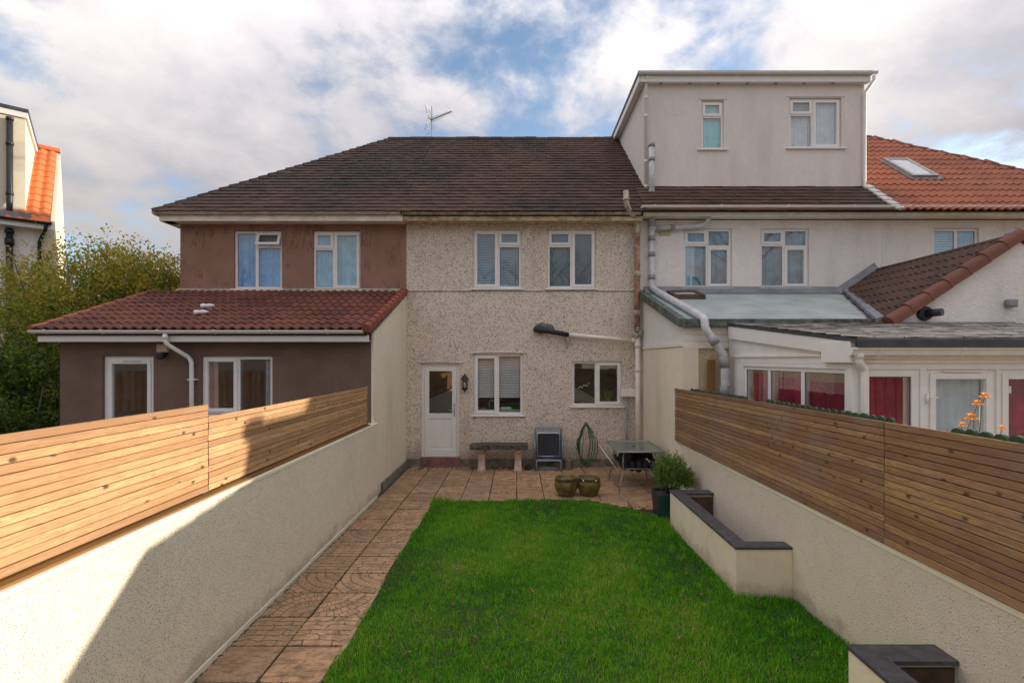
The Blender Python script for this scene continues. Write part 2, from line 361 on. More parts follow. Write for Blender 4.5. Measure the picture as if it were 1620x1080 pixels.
# ------------------------------------------------------------------ geometry helpers
def wloc(o):
    v = Vector((0, 0, 0))
    while o is not None: v = v + o.location; o = o.parent
    return v
def tag(o, label=None, cat=None, group=None, kind=None):
    if label: o['label'] = label
    if cat: o['category'] = cat
    if group: o['group'] = group
    if kind: o['kind'] = kind
    return o
def thing(name, loc, label, cat, group=None):
    o = bpy.data.objects.new(name, None); C.objects.link(o); o.location = loc; o.empty_display_size = .2
    return tag(o, label, cat, group)
def ident(p): return p
class MB:
    def __init__(s, T=None): s.v = []; s.f = []; s.T = T or ident; s.tint = []; s.sm = set()
    def add(s, vs, fs, smooth=False):
        b = len(s.v)
        for v in vs: s.v.append(tuple(s.T(Vector(v))))
        for f in fs:
            if smooth: s.sm.add(len(s.f))
            s.f.append(tuple(b+i for i in f))
        return s
    def box(s, x0, x1, y0, y1, z0, z1):
        if x0 > x1: x0, x1 = x1, x0
        if y0 > y1: y0, y1 = y1, y0
        if z0 > z1: z0, z1 = z1, z0
        vs = [(x, y, z) for z in (z0, z1) for y in (y0, y1) for x in (x0, x1)]
        return s.add(vs, [(0, 2, 3, 1), (4, 5, 7, 6), (0, 1, 5, 4), (2, 6, 7, 3), (0, 4, 6, 2), (1, 3, 7, 5)])
    def hexa(s, pts):       # 8 points: bottom 4 ccw, top 4 ccw
        return s.add(pts, [(3, 2, 1, 0), (4, 5, 6, 7), (0, 1, 5, 4), (1, 2, 6, 5), (2, 3, 7, 6), (3, 0, 4, 7)])
    def prism(s, poly, d):  # poly: list of 3D points, d: extrude vector
        n = len(poly); d = Vector(d)
        vs = [Vector(p) for p in poly] + [Vector(p)+d for p in poly]
        fs = [tuple(range(n))[::-1], tuple(range(n, 2*n))] + [(i, (i+1) % n, n+(i+1) % n, n+i) for i in range(n)]
        return s.add(vs, fs)
    def quad(s, *p): return s.add(p, [tuple(range(len(p)))])
    def tube(s, pts, r, n=10, caps=True, smooth=True):
        pts = [Vector(p) for p in pts]; rs = r if hasattr(r, '__len__') else [r]*len(pts)
        vs = []; prev = None
        for i, p in enumerate(pts):
            if i == 0: d = pts[1]-p
            elif i == len(pts)-1: d = p-pts[-2]
            else: d = (pts[i+1]-p).normalized() + (p-pts[i-1]).normalized()
            d.normalize()
            if prev is None:
                a = Vector((0, 0, 1)) if abs(d.z) < .9 else Vector((1, 0, 0))
                u = d.cross(a).normalized()
            else: u = (prev - d*prev.dot(d)).normalized()
            prev = u; w = d.cross(u)
            for k in range(n):
                t = 2*math.pi*k/n; vs.append(p + (u*math.cos(t)+w*math.sin(t))*rs[i])
        fs = [(i*n+k, i*n+(k+1) % n, (i+1)*n+(k+1) % n, (i+1)*n+k) for i in range(len(pts)-1) for k in range(n)]
        s.add(vs, fs, smooth)
        if caps:
            b = len(s.v)-len(vs)
            s.f.append(tuple(b+k for k in range(n))[::-1]); s.f.append(tuple(b+(len(pts)-1)*n+k for k in range(n)))
        return s
    def lathe(s, prof, c, n=24, smooth=True):
        vs = [(c[0]+r*math.cos(2*math.pi*k/n), c[1]+r*math.sin(2*math.pi*k/n), c[2]+z) for r, z in prof for k in range(n)]
        fs = [(i*n+k, i*n+(k+1) % n, (i+1)*n+(k+1) % n, (i+1)*n+k) for i in range(len(prof)-1) for k in range(n)]
        return s.add(vs, fs, smooth)
    def build(s, name, mat, parent=None, bevel=0, kind=None, flip=False):
        me = bpy.data.meshes.new(name)
        vs = np.array(s.v, dtype=float); c = (vs.min(0)+vs.max(0))/2
        o = bpy.data.objects.new(name, me); C.objects.link(o)
        o.parent = parent
        o.location = Vector(c) - (wloc(parent) if parent else Vector((0, 0, 0)))
        me.from_pydata((vs-c).tolist(), [], s.f)
        for i in s.sm: me.polygons[i].use_smooth = True
        if s.tint and len(s.tint) == len(s.v):
            a = me.attributes.new('tint', 'FLOAT', 'POINT'); a.data.foreach_set('value', s.tint)
        bm = bmesh.new(); bm.from_mesh(me); 
        if bevel: bmesh.ops.bevel(bm, geom=list(bm.edges), offset=bevel, segments=1, affect='EDGES', clamp_overlap=True)
        bmesh.ops.recalc_face_normals(bm, faces=bm.faces); bm.to_mesh(me); bm.free()
        me.materials.append(M[mat])
        if kind: o['kind'] = kind
        return o
def build_np(name, verts, faces_n, fidx, mat, tint=None, parent=None, kind=None, loc=(0, 0, 0)):
    me = bpy.data.meshes.new(name); nv = len(verts); nf = len(fidx)//faces_n
    me.vertices.add(nv); me.vertices.foreach_set('co', verts.astype(np.float32).ravel())
    me.loops.add(len(fidx)); me.loops.foreach_set('vertex_index', fidx.astype(np.int32))
    me.polygons.add(nf); me.polygons.foreach_set('loop_start', np.arange(nf, dtype=np.int32)*faces_n)
    me.polygons.foreach_set('loop_total', np.full(nf, faces_n, dtype=np.int32))
    me.update(calc_edges=True)
    if tint is not None:
        a = me.attributes.new('tint', 'FLOAT', 'POINT'); a.data.foreach_set('value', tint.astype(np.float32))
    me.materials.append(M[mat])
    o = bpy.data.objects.new(name, me); C.objects.link(o); o.parent = parent; o.location = loc
    if kind: o['kind'] = kind
    return o
# frames: local (u, d, w): u along the wall to the viewer's right, d depth into the building, w up
def frame(origin, u, d):
    o = Vector(origin); u = Vector(u).normalized(); d = Vector(d).normalized()
    return lambda p: o + u*p[0] + d*p[1] + Vector((0, 0, 1))*p[2]

def wall_holes(T, u0, u1, w0, w1, holes, th=.28, top=None):
    """front face with openings and reveals, with real thickness"""
    mb = MB(T)
    us = sorted({u0, u1, *[h[0] for h in holes], *[h[1] for h in holes]})
    ws = sorted({w0, w1, *[h[2] for h in holes], *[h[3] for h in holes]})
    us = [u for u in us if u0 <= u <= u1]; ws = [w for w in ws if w0 <= w <= w1]
    def inh(u, w): return any(h[0] < u < h[1] and h[2] < w < h[3] for h in holes)
    for i in range(len(us)-1):
        for j in range(len(ws)-1):
            if inh((us[i]+us[i+1])/2, (ws[j]+ws[j+1])/2): continue
            for d in (0, th):
                mb.quad((us[i], d, ws[j]), (us[i+1], d, ws[j]), (us[i+1], d, ws[j+1]), (us[i], d, ws[j+1]))
    for a, b, c, e in [(u0, u1, w0, w1)] + [tuple(h) for h in holes]:
        mb.quad((a, 0, c), (b, 0, c), (b, th, c), (a, th, c)); mb.quad((a, 0, e), (b, 0, e), (b, th, e), (a, th, e))
        mb.quad((a, 0, c), (a, 0, e), (a, th, e), (a, th, c)); mb.quad((b, 0, c), (b, 0, e), (b, th, e), (b, th, c))
    return mb

def curtain_mb(T, u0, u1, w0, w1, d, amp=.02, wl=.09, top=None):
    mb = MB(T); n = max(8, int((u1-u0)/wl*6)); vs = []; ph = random.random()*6
    for i in range(n+1):
        u = u0+(u1-u0)*i/n
        dd = d+amp*math.sin(2*math.pi*(u-u0)/wl+ph)+amp*.5*math.sin(2*math.pi*(u-u0)/wl*.43+ph*2)
        vs += [(u, dd, w0), (u+.004*math.sin(i), dd*.5+d*.5, w1)]
    fs = [(2*i, 2*i+2, 2*i+3, 2*i+1) for i in range(n)]
    return mb.add(vs, fs, True)
def blind_mb(T, u0, u1, w0, w1, d, pitch=.035, tilt=.5):
    mb = MB(T); w = w1
    while w > w0:
        h = pitch*.42
        mb.prism([(u0, d-.010, w-.012), (u0, d+.010, w+.012), (u0, d+.0115, w+.0105), (u0, d-.0085, w-.0135)], (u1-u0, 0, 0)); w -= pitch
    for u in (u0+(u1-u0)*.15, u1-(u1-u0)*.15): mb.tube([(u, d-.014, w0), (u, d-.014, w1)], .0015, 4)
    return mb

def window(house, T, u0, u1, w0, w1, cells, rec=.045, fw=.052, sill=True, back=None, fmat='upvc', room=True, name='window', sillext=.05, roomd=.7):
    """cells: (a0,a1,b0,b1,kind,back) as fractions of width/height; kind c=opening casement, f=fixed, o=casement ajar"""
    W = u1-u0; H = w1-w0
    mb = MB(T); D0 = rec; D1 = rec+.07
    mb.box(u0, u0+fw, D0, D1, w0, w1); mb.box(u1-fw, u1, D0, D1, w0, w1)
    mb.box(u0+fw, u1-fw, D0, D1, w0, w0+fw); mb.box(u0+fw, u1-fw, D0, D1, w1-fw, w1)
    mul = set(); 
    for c in cells:
        if c[0] > 0: 
            x = u0+W*c[0]; mul.add((round(x, 4), 'v', round(max(c[2], 0), 3), round(c[3], 3)))
        if c[2] > 0: mul.add((round(w0+H*c[2], 4), 'h', round(c[0], 3), round(c[1], 3)))
    hw = .032
    for x, k, a, b in mul:
        if k == 'v': mb.box(x-hw, x+hw, D0+.001, D1-.001, max(w0+fw, w0+H*a)+.0005, min(w1-fw, w0+H*b)-.0005)
        else: mb.box(max(u0+fw, u0+W*a+(hw if a > 0 else 0)), min(u1-fw, u0+W*b-(hw if b < 1 else 0)), D0+.001, D1-.001, x-hw, x+hw)
    win = mb.build(name, fmat, house, bevel=.004)
    for c in cells:
        a0, a1, b0, b1, kd = c[:5]; bk = c[5] if len(c) > 5 else back
        x0 = u0+W*a0+(fw if a0 == 0 else hw); x1 = u0+W*a1-(fw if a1 == 1 else hw)
        z0 = w0+H*b0+(fw if b0 == 0 else hw); z1 = w0+H*b1-(fw if b1 == 1 else hw)
        f = .0
        if kd in 'co':
            f = .038; e = .022
            cm = MB(T)
            tilt = .35 if kd == 'o' else 0.0
            X0, X1, Z0, Z1 = x0-e, x1+e, z0-e, z1+e
            def P(x, d, z):
                if not tilt: return (x, d, z)
                dz = Z1-z; return (x, d-dz*math.sin(tilt), Z1-dz*math.cos(tilt))
            def bx(m_, xa, xb, da, db, za, zb):
                m_.hexa([P(xa, da, za), P(xb, da, za), P(xb, db, za), P(xa, db, za), P(xa, da, zb), P(xb, da, zb), P(xb, db, zb), P(xa, db, zb)])
            dd0, dd1 = rec-.016, rec+.03-.032
            t = f+e
            bx(cm, X0, X0+t, dd0, rec+.0-.001, Z0, Z1); bx(cm, X1-t, X1, dd0, rec-.001, Z0, Z1)
            bx(cm, X0+t, X1-t, dd0, rec-.001, Z0, Z0+t); bx(cm, X0+t, X1-t, dd0, rec-.001, Z1-t, Z1)
            cm.build('casement', fmat, win, bevel=.003)
            pm = MB(T); bx(pm, X0+t-.004, X1-t+.004, rec-.010 if tilt else rec+.016, rec-.004 if tilt else rec+.022, Z0+t-.004, Z1-t+.004); pm.build('pane', 'pane', win)
            if not tilt:
                iw = MB(T)   # inner reveal behind the casement
                for q in ((x0, x0+f, z0, z1), (x1-f, x1, z0, z1), (x0+f, x1-f, z0, z0+f), (x0+f, x1-f, z1-f, z1)): iw.box(q[0], q[1], rec, rec+.05, q[2], q[3])
                iw.build('bead', fmat, win)
        else:
            MB(T).box(x0-.004, x1+.004, rec+.022, rec+.028, z0-.004, z1+.004).build('pane', 'pane', win)
            # gasket
            gm = MB(T); gk = .006
            gm.box(x0, x0+gk, rec+.016, rec+.0215, z0, z1); gm.box(x1-gk, x1, rec+.016, rec+.0215, z0, z1)
            gm.box(x0+gk, x1-gk, rec+.016, rec+.0215, z0, z0+gk); gm.box(x0+gk, x1-gk, rec+.016, rec+.0215, z1-gk, z1)
            gm.build('gasket', 'black_plastic', win)
        if bk:
            for q in (bk if isinstance(bk, list) else [bk]):
                kind = q[0]
                ca, cb, za, zb = (q[2] if len(q) > 2 else (0, 1, 0, 1))
                U0 = x0-.02+(x1-x0+.04)*ca; U1 = x0-.02+(x1-x0+.04)*cb; Z0 = z0-.02+(z1-z0+.04)*za; Z1 = z0-.02+(z1-z0+.04)*zb
                if kind == 'curtain': curtain_mb(T, U0, U1, Z0, Z1, rec+.085).build('curtain', q[1], win)
                elif kind == 'blind': blind_mb(T, U0, U1, Z0, Z1, rec+.075).build('blind', q[1], win)
                elif kind == 'panel': MB(T).box(U0, U1, rec+.09, rec+.10, Z0, Z1).build(q[3] if len(q) > 3 else 'obscured_film', q[1], win)
    if sill:
        MB(T).box(u0-sillext, u1+sillext, -.045, rec-.002, w0-.035, w0-.002).build('sill', fmat, win, bevel=.006)
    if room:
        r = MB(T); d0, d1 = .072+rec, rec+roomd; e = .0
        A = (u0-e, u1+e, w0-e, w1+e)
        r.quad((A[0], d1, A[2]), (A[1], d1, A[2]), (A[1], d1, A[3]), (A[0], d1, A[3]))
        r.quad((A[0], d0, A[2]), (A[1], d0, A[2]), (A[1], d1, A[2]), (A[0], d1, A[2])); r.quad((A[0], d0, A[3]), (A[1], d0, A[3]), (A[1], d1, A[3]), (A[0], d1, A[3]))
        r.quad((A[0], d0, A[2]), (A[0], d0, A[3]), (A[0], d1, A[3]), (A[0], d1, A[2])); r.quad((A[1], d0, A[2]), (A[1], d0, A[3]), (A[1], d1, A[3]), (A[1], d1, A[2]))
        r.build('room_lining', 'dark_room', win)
    return win

def gutter(house, T, u0, u1, d, w, r=.055, mat='gutter_grey', step=.95, ogee=False):
    """half-round gutter running along u; its back at depth d, rim at height w"""
    prof = []
    n = 8
    if ogee: out = [(-2*r, 0), (-2*r-.004, -.02), (-1.7*r, -.6*r), (-1.35*r, -1.35*r), (-.1*r, -1.4*r), (0, 0)]
    else: out = [(-r+r*math.cos(math.pi+math.pi*k/n), r*math.sin(math.pi+math.pi*k/n)) for k in range(n+1)]
    m = len(out); cx = -r; 
    inn = [((a-cx)*.9+cx, b*.9+.0) for a, b in out]
    mb = MB(T); poly = out+inn[::-1]
    vs = [(u, d+a, w+b) for u in (u0, u1) for a, b in poly]; k = len(poly)
    fs = [(i, (i+1) % k, k+(i+1) % k, k+i) for i in range(k)]
    mb.add(vs, fs, False)
    for ub in (u0, u1-.004):
        mb.prism([(ub, d+a, w+b) for a, b in out], (.004, 0, 0))
    x = u0+.25
    while x < u1-.1:
        o2 = [((a-cx)*1.1+cx, b*1.1) for a, b in out]; o3 = [((a-cx)*1.01+cx, b*1.01) for a, b in out]
        p2 = o2+o3[::-1]; vs = [(u, d+a, w+b) for u in (x, x+.03) for a, b in p2]; k = len(p2)
        mb.add(vs, [(i, (i+1) % k, k+(i+1) % k, k+i) for i in range(k)]+[tuple(range(k)), tuple(range(k, 2*k))[::-1]])
        mb.box(x-.002, x+.032, d-2*r-.008, d-2*r+.008, w-.004, w+.008)
        x += step
    return mb.build('gutter', mat, house)

def pantile_mesh(w, l, rolls, amp=.022, th=.016, flat=.3):
    per = 6; n = per*rolls
    top = []
    for i in range(n+1):
        t = i/per; f = t-math.floor(t)
        h = amp*max(-.25, math.sin(2*math.pi*f-math.pi/2)*.6+.4) if flat else amp*math.sin(2*math.pi*f)
        top.append((w*i/n, h))
    vs = []; fs = []
    for y, dz in ((0, th), (l, 0)):
        for x, h in top: vs.append((x, y, h+dz))
    k = n+1
    for x, h in top: vs.append((x, 0, h+th)) 
    for x, h in top: vs.append((x, 0.002, h-.004))
    for i in range(n):
        fs.append((i, i+1, k+i+1, k+i)); fs.append((3*k+i, 3*k+i+1, 2*k+i+1, 2*k+i))
    vs += [(w, 0, top[-1][1]+th), (w, l, top[-1][1]), (w, l, top[-1][1]-.01), (w, 0, top[-1][1]-.004)]
    b = 4*k; fs.append((b, b+3, b+2, b+1))
    vs += [(0, 0, top[0][1]+th), (0, l, top[0][1]), (0, l, top[0][1]-.01), (0, 0, top[0][1]-.004)]
    fs.append((b+4, b+5, b+6, b+7))
    me = bpy.data.meshes.new('roof_tile'); me.from_pydata(vs, [], fs)
    for i in range(0, 2*n, 2): me.polygons[i].use_smooth = True
    return me
def place_tiles(parent, me, origin, u, v, nu, nv, tw, gauge, mat, keep=None, name='roof_tile', jit=.004, stagger=0):
    if not me.materials: me.materials.append(M[mat])
    u = Vector(u).normalized(); v = Vector(v).normalized(); n = u.cross(v)
    pw = wloc(parent); cnt = 0
    tilt = math.atan2(.018, gauge)
    for j in range(nv):
        for i in range(nu):
            a = i*tw+(stagger*tw if j % 2 else 0); b = j*gauge
            if keep and not keep(a+tw/2, b+gauge/2): continue
            o = bpy.data.objects.new(name, me); C.objects.link(o); o.parent = parent
            M3 = Matrix((u, v, n)).transposed()
            M3 = M3 @ Matrix.Rotation(-tilt*.0+random.gauss(0, .008), 3, 'X') @ Matrix.Rotation(random.gauss(0, .006), 3, 'Y')
            p = Vector(origin)+u*a+v*b+n*(.004+random.random()*jit)
            o.matrix_local = Matrix.Translation(p-pw) @ M3.to_4x4(); cnt += 1
    return cnt
def plain_tiles(parent, name, origin, u, v, width, length, tw, gauge, mat, keep=None, th=.016, mono=None):
    """small plain tiles, real geometry joined into one part"""
    u = Vector(u).normalized(); v = Vector(v).normalized(); n = u.cross(v)
    mb = MB(); O = Vector(origin); j = 0
    while j*gauge < length:
        b = j*gauge; i = -1; rj = random.gauss(0, .003); 
        while (i*tw + (tw/2 if j % 2 else 0)) < width:
            a = i*tw+(tw/2 if j % 2 else 0); i += 1
            a0 = max(0, a); a1 = min(width, a+tw-.004)
            if a1-a0 < .02: continue
            if keep and not keep((a0+a1)/2, b+gauge/2): continue
            l = min(gauge*1.25, length-b+.02); lift = th+.006+random.random()*.008; k1 = random.gauss(0, .0018)
            dv = random.gauss(0, .004)+rj
            P = [O+u*a0+v*(b+dv)+n*(lift+k1), O+u*a1+v*(b+dv)+n*(lift-k1), O+u*a1+v*(b+l)+n*.004, O+u*a0+v*(b+l)+n*.004,
                 O+u*a0+v*(b+dv)+n*(lift+k1-th), O+u*a1+v*(b+dv)+n*(lift-k1-th)]
            s = len(mb.v); mb.add(P, [(0, 1, 2, 3), (4, 5, 1, 0), (5, 2, 1), (4, 0, 3)])
            mb.tint += [random.random()]*6
        j += 1
    me = mb; c = me.build(name, mat, parent, kind='stuff'); return c

def pipe(parent, pts, r, mat, collars=(), cmat=None, name='downpipe', cr=1.22, cl=.06):
    o = MB().tube(pts, r, 12).build(name, mat, parent)
    pts = [Vector(p) for p in pts]
    for seg, t in collars:
        a, b = pts[seg], pts[seg+1]; d = (b-a).normalized(); c = a.lerp(b, t)
        MB().tube([c-d*cl/2, c+d*cl/2], r*cr, 12).build('collar', cmat or mat, o)
    return o
def bend(pts, rad=.08, n=4):
    pts = [Vector(p) for p in pts]; out = [pts[0]]
    for i in range(1, len(pts)-1):
        a = (pts[i-1]-pts[i]); b = (pts[i+1]-pts[i]); r = min(rad, a.length*.45, b.length*.45)
        A = pts[i]+a.normalized()*r; B = pts[i]+b.normalized()*r
        for k in range(n+1):
            t = k/n; out.append(A*(1-t)**2+pts[i]*2*t*(1-t)+B*t*t)
    out.append(pts[-1]); return out

# measured helpers: X/Z of a point seen at photo pixel (px,py) lying on the plane at depth Y
def X(px, Y): return (px-820)*Y/795
def Z(py, Y): return 2.27-(py-568)*Y/795
YF = 10.6
TF = frame((0, YF, 0), (1, 0, 0), (0, 1, 0))
# ================================================================== SETTING
g_ = MB(); g_.box(-400, 400, -400, 400, -.30, -.07); gnd = g_.build('ground', 'ground_dirt', kind='structure')
# patio and garden path: bed + every slab
bed = MB().box(-2.36, -1.37, -4.5, 8.03, -.06, -.012).box(-2.36, 2.62, 8.03, YF, -.06, -.012).box(1.0, 2.62, 7.0, 8.03, -.06, -.013)
patio = bed.build('patio', 'soil', kind='structure')
slab_protos = []
def slab_mesh(w, l, h, k):
    w -= .004; l -= .003
    mb = MB(); bm = bmesh.new()
    me = bpy.data.meshes.new('paving_slab')
    n = 5; vs = []; 
    for j in range(n):
        for i in range(n):
            ex = (i in (0, n-1)) or (j in (0, n-1))
            q = lambda t: -.5+t/(n-1)
            x, y = q(i)*w, q(j)*l
            if ex: x += random.gauss(0, .0022); y += random.gauss(0, .0022)
            vs.append((x, y, h+(-.006 if ex else random.gauss(0, .0012))))
    vs += [(-w/2, -l/2, 0), (w/2, -l/2, 0), (w/2, l/2, 0), (-w/2, l/2, 0)]
    fs = [(j*n+i, j*n+i+1, (j+1)*n+i+1, (j+1)*n+i) for j in range(n-1) for i in range(n-1)]
    B = n*n
    fs.append(tuple([B+1, B]+[i for i in range(n)]))
    fs.append(tuple([B+2, B+1]+[j*n+n-1 for j in range(n)]))
    fs.append(tuple([B+3, B+2]+[n*n-1-i for i in range(n)]))
    fs.append(tuple([B, B+3]+[(n-1-j)*n for j in range(n)]))
    me.from_pydata(vs, [], fs); bm.from_mesh(me); bmesh.ops.recalc_face_normals(bm, faces=bm.faces); bm.to_mesh(me); bm.free()
    me.materials.append(M['slab%d' % k]); return me
for k in range(3):
    for q in range(4): slab_protos.append((k, slab_mesh(.442, .438, .022, k)))
half_slabs = [(k, slab_mesh(.442, .215, .022, k)) for k in (0, 2, 2)]
ppos = wloc(patio)
def slab(x, y, k=None, half=False):
    kk, me = random.choice([s for s in (half_slabs if half else slab_protos) if k is None or s[0] == k] or slab_protos)
    o = bpy.data.objects.new('paving_slab', me); C.objects.link(o); o.parent = patio
    o.location = Vector((x+random.gauss(0, .002), y+random.gauss(0, .002), -.012+random.random()*.004)) - ppos
    rz = random.choice((0, math.pi)) if half else random.choice((0, 1, 2, 3))*math.pi/2
    if k == 0 or kk == 0: rz = random.choice((0, math.pi))
    o.rotation_euler = (random.gauss(0, .004), random.gauss(0, .004), rz+random.gauss(0, .006))
T0 = .452
seq = [0, 0, 1, 1, 0, 0, 1, 1, 0, 2]
y = 8.04; r = 0
while y > -2.0:
    for c in range(2): slab(-2.30+T0*(c+.5)+.012, y-T0*.5, seq[r % 10] if random.random() > .12 else None)
    y -= T0; r += 1
for r in range(6):
    for c in range(11):
        x = -2.30+T0*(c+.5)+.012; yy = 8.04+T0*(r+.5)
        if yy > YF-.05: continue
        slab(x, yy, 2 if random.random() < .45 else None)
for (x, yy) in ((1.51, 7.815), (1.97, 7.815), (2.42, 7.815)): slab(x, yy, 2)

lawn = MB()
lx0, lx1 = -1.36, 2.62
nx, ny = 40, 90
vs = []; 
def lz(x, y): return .012+.012*math.sin(x*2.1+y*.7)+.010*math.sin(x*3.3-y*2.4+1)
for j in range(ny+1):
    for i in range(nx+1):
        x = lx0+(lx1-lx0)*i/nx; yy = -3.5+(8.02+3.5)*j/ny; vs.append((x, yy, lz(x, yy)))
lawn.add(vs, [(j*(nx+1)+i, j*(nx+1)+i+1, (j+1)*(nx+1)+i+1, (j+1)*(nx+1)+i) for j in range(ny) for i in range(nx) if not (vs[j*(nx+1)+i][0] > 1.18 and vs[j*(nx+1)+i][1] > 7.93-.85*(vs[j*(nx+1)+i][0]-1.15))], True)
lawn.build('lawn', 'lawn_base', kind='structure')
ed = MB(); y = -3.5
while y < 8.0:
    l = .10+random.random()*.45; j = random.gauss(0, .006)
    if random.random() < .8: ed.box(-1.388+j, -1.360+j+random.random()*.012, y, min(y+l-.008, 8.0), -.05, .008+random.random()*.012)
    y += l
ed.build('path_edging', 'edging_tan', kind='structure', bevel=.005)

# ================================================================== BROWN HOUSE (left)
def hip_roof_body(mb, xa, xb, ra, rb):   # closed roof solid: eaves xa..xb, ridge ra..rb
    y0, y1, yr, z0, z1 = 10.2, 17.9, 14.05, 5.27, 8.42
    P = [(xa, y0, z0), (xb, y0, z0), (xb, y1, z0), (xa, y1, z0), (ra, yr, z1), (rb, yr, z1)]
    mb.add(P, [(0, 1, 5, 4), (2, 3, 4, 5), (1, 2, 5), (3, 0, 4), (3, 2, 1, 0)])
SL = math.hypot(3.85, 3.15); RV = Vector((0, 3.85, 3.15)).normalized(); RN = Vector((1, 0, 0)).cross(RV)
house_a = thing('terraced_house', (-4.8, 10.6, 0), 'brown rendered end house on the left, blue-curtained windows above a red tiled extension', 'house', 'houses of the terrace')
wa = [(X(370, YF), X(446, YF), Z(457, YF), Z(365, YF)), (X(495, YF), X(570, YF), Z(458, YF), Z(365, YF))]
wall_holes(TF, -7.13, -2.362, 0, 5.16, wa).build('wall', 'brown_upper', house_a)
MB().box(-7.13, -6.85, YF+.282, 17.5, 0, 5.16).build('side_wall', 'brown_upper', house_a)
MB().box(-6.84, -2.362, 17.2, 17.5, 0, 5.16).build('rear_wall', 'brown_upper', house_a)
blu = [('curtain', 'curtain_blue')]
window(house_a, TF, *wa[0], [(0, .46, 0, 1, 'f', blu), (.46, 1, .73, 1, 'o', [('curtain', 'curtain_grey')]), (.46, 1, 0, .73, 'f', blu)])
window(house_a, TF, *wa[1], [(0, .43, .70, 1, 'c', [('curtain', 'curtain_pale')]), (0, .43, 0, .70, 'f', [('curtain', 'curtain_pale')]), (.43, 1, 0, 1, 'c', [('curtain', 'curtain_pale')])])
rb = MB(); hip_roof_body(rb, -7.38, -2.362, -3.56, -2.362); roof_a = rb.build('roof', 'tile_dark', house_a)
hipk = lambda a, b: (-7.38+a) > (-7.38 + b/SL*3.82 - .02)
plain_tiles(roof_a, 'plain_tiles', (-7.38, 10.16, 5.255), (1, 0, 0), RV, 7.38-2.364, SL+.04, .205, .18, 'tile_old', hipk)
# hip tiles
hp = MB(); A = Vector((-7.40, 10.17, 5.27)); B = Vector((-3.56, 14.05, 8.42)); nh = 27
for i in range(nh):
    p = A.lerp(B, i/nh); q = A.lerp(B, (i+1.25)/nh); dd = (B-A).normalized()
    s_ = dd.cross(Vector((0, 0, 1))).normalized(); up = s_.cross(dd)
    t = random.random()*.01
    b = len(hp.v)
    hp.add([p-s_*.10-up*.05+up*.01, p+up*(.052+t), p+s_*.10-up*.05, p-s_*.10-up*.065, p+up*(.028+t), p+s_*.10-up*.065,
            q-s_*.09-up*.06, q+up*.03, q+s_*.09-up*.06], [(0, 1, 7, 6), (1, 2, 8, 7), (3, 4, 1, 0), (4, 5, 2, 1)])
    hp.tint += [random.random()]*9
hp.build('hip_tiles', 'tile_old', roof_a, kind='stuff')
def ridge(parent, x0, x1, n, mat='tile_old'):
    hp = MB()
    for i in range(n):
        a = x0+(x1-x0)*i/n; b = x0+(x1-x0)*(i+1)/n-.006; k = random.gauss(0, .006)
        pts = [(-.13, -.07), (-.08, .015), (0, .05), (.08, .015), (.13, -.07)]
        vs = [(x, 14.05+d, 8.43+z+k) for x in (a, b) for d, z in pts]
        hp.add(vs, [(i_, i_+1, 5+i_+1, 5+i_) for i_ in range(4)]+[(0, 1, 2, 3, 4), (9, 8, 7, 6, 5)]); hp.tint += [random.random()]*10
    return hp.build('ridge_tiles', mat, parent, kind='stuff')
ridge(roof_a, -3.62, -2.37, 4)
def eaves(h, x0, x1, zf0, zf1, mat, yf=10.3):
    MB().box(x0, x1, yf, yf+.022, zf0, zf1).build('fascia', mat, h, bevel=.003)
    MB().box(x0, x1, yf+.023, YF+.003, zf0+.012, zf0+.022).build('soffit', mat, h)
eaves(house_a, -7.36, -2.37, 5.10, 5.225, 'fascia_cream')
MB().box(-7.36, -7.338, 10.323, 17.5, 5.10, 5.225).box(-7.337, -7.131, 10.323, 17.5, 5.112, 5.12).build('fascia', 'fascia_cream', house_a)
gutter(house_a, frame((0, 10.3, 0), (1, 0, 0), (0, 1, 0)), -7.44, -2.40, -.002, 5.27, .055, 'gutter_grey', 1.0)
MB().tube([(-7.41, 10.25, 5.25), (-7.41, 10.9, 5.25), (-7.41, 17.5, 5.25)], .05, 10).build('gutter', 'gutter_grey', house_a)
# flashing at the foot of the upper wall
MB().hexa([(-7.2, 10.50, 3.655), (-2.4, 10.50, 3.655), (-2.4, 10.597, 3.665), (-7.2, 10.597, 3.665), (-7.2, 10.50, 3.675), (-2.4, 10.50, 3.675), (-2.4, 10.597, 3.76), (-7.2, 10.597, 3.76)]).build('flashing', 'concrete', house_a)
# --- extension
YE = 8.19; TE = frame((0, YE, 0), (1, 0, 0), (0, 1, 0))
de = (X(162, YE), X(243, YE), .12, Z(563, YE)); we = (X(318, YE), X(431, YE), Z(655, YE), Z(563, YE))
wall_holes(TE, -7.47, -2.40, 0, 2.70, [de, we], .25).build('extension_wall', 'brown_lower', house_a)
MB().box(-7.47, -7.24, YE+.251, YF-.002, 0, 2.68).build('extension_wall', 'brown_lower', house_a)
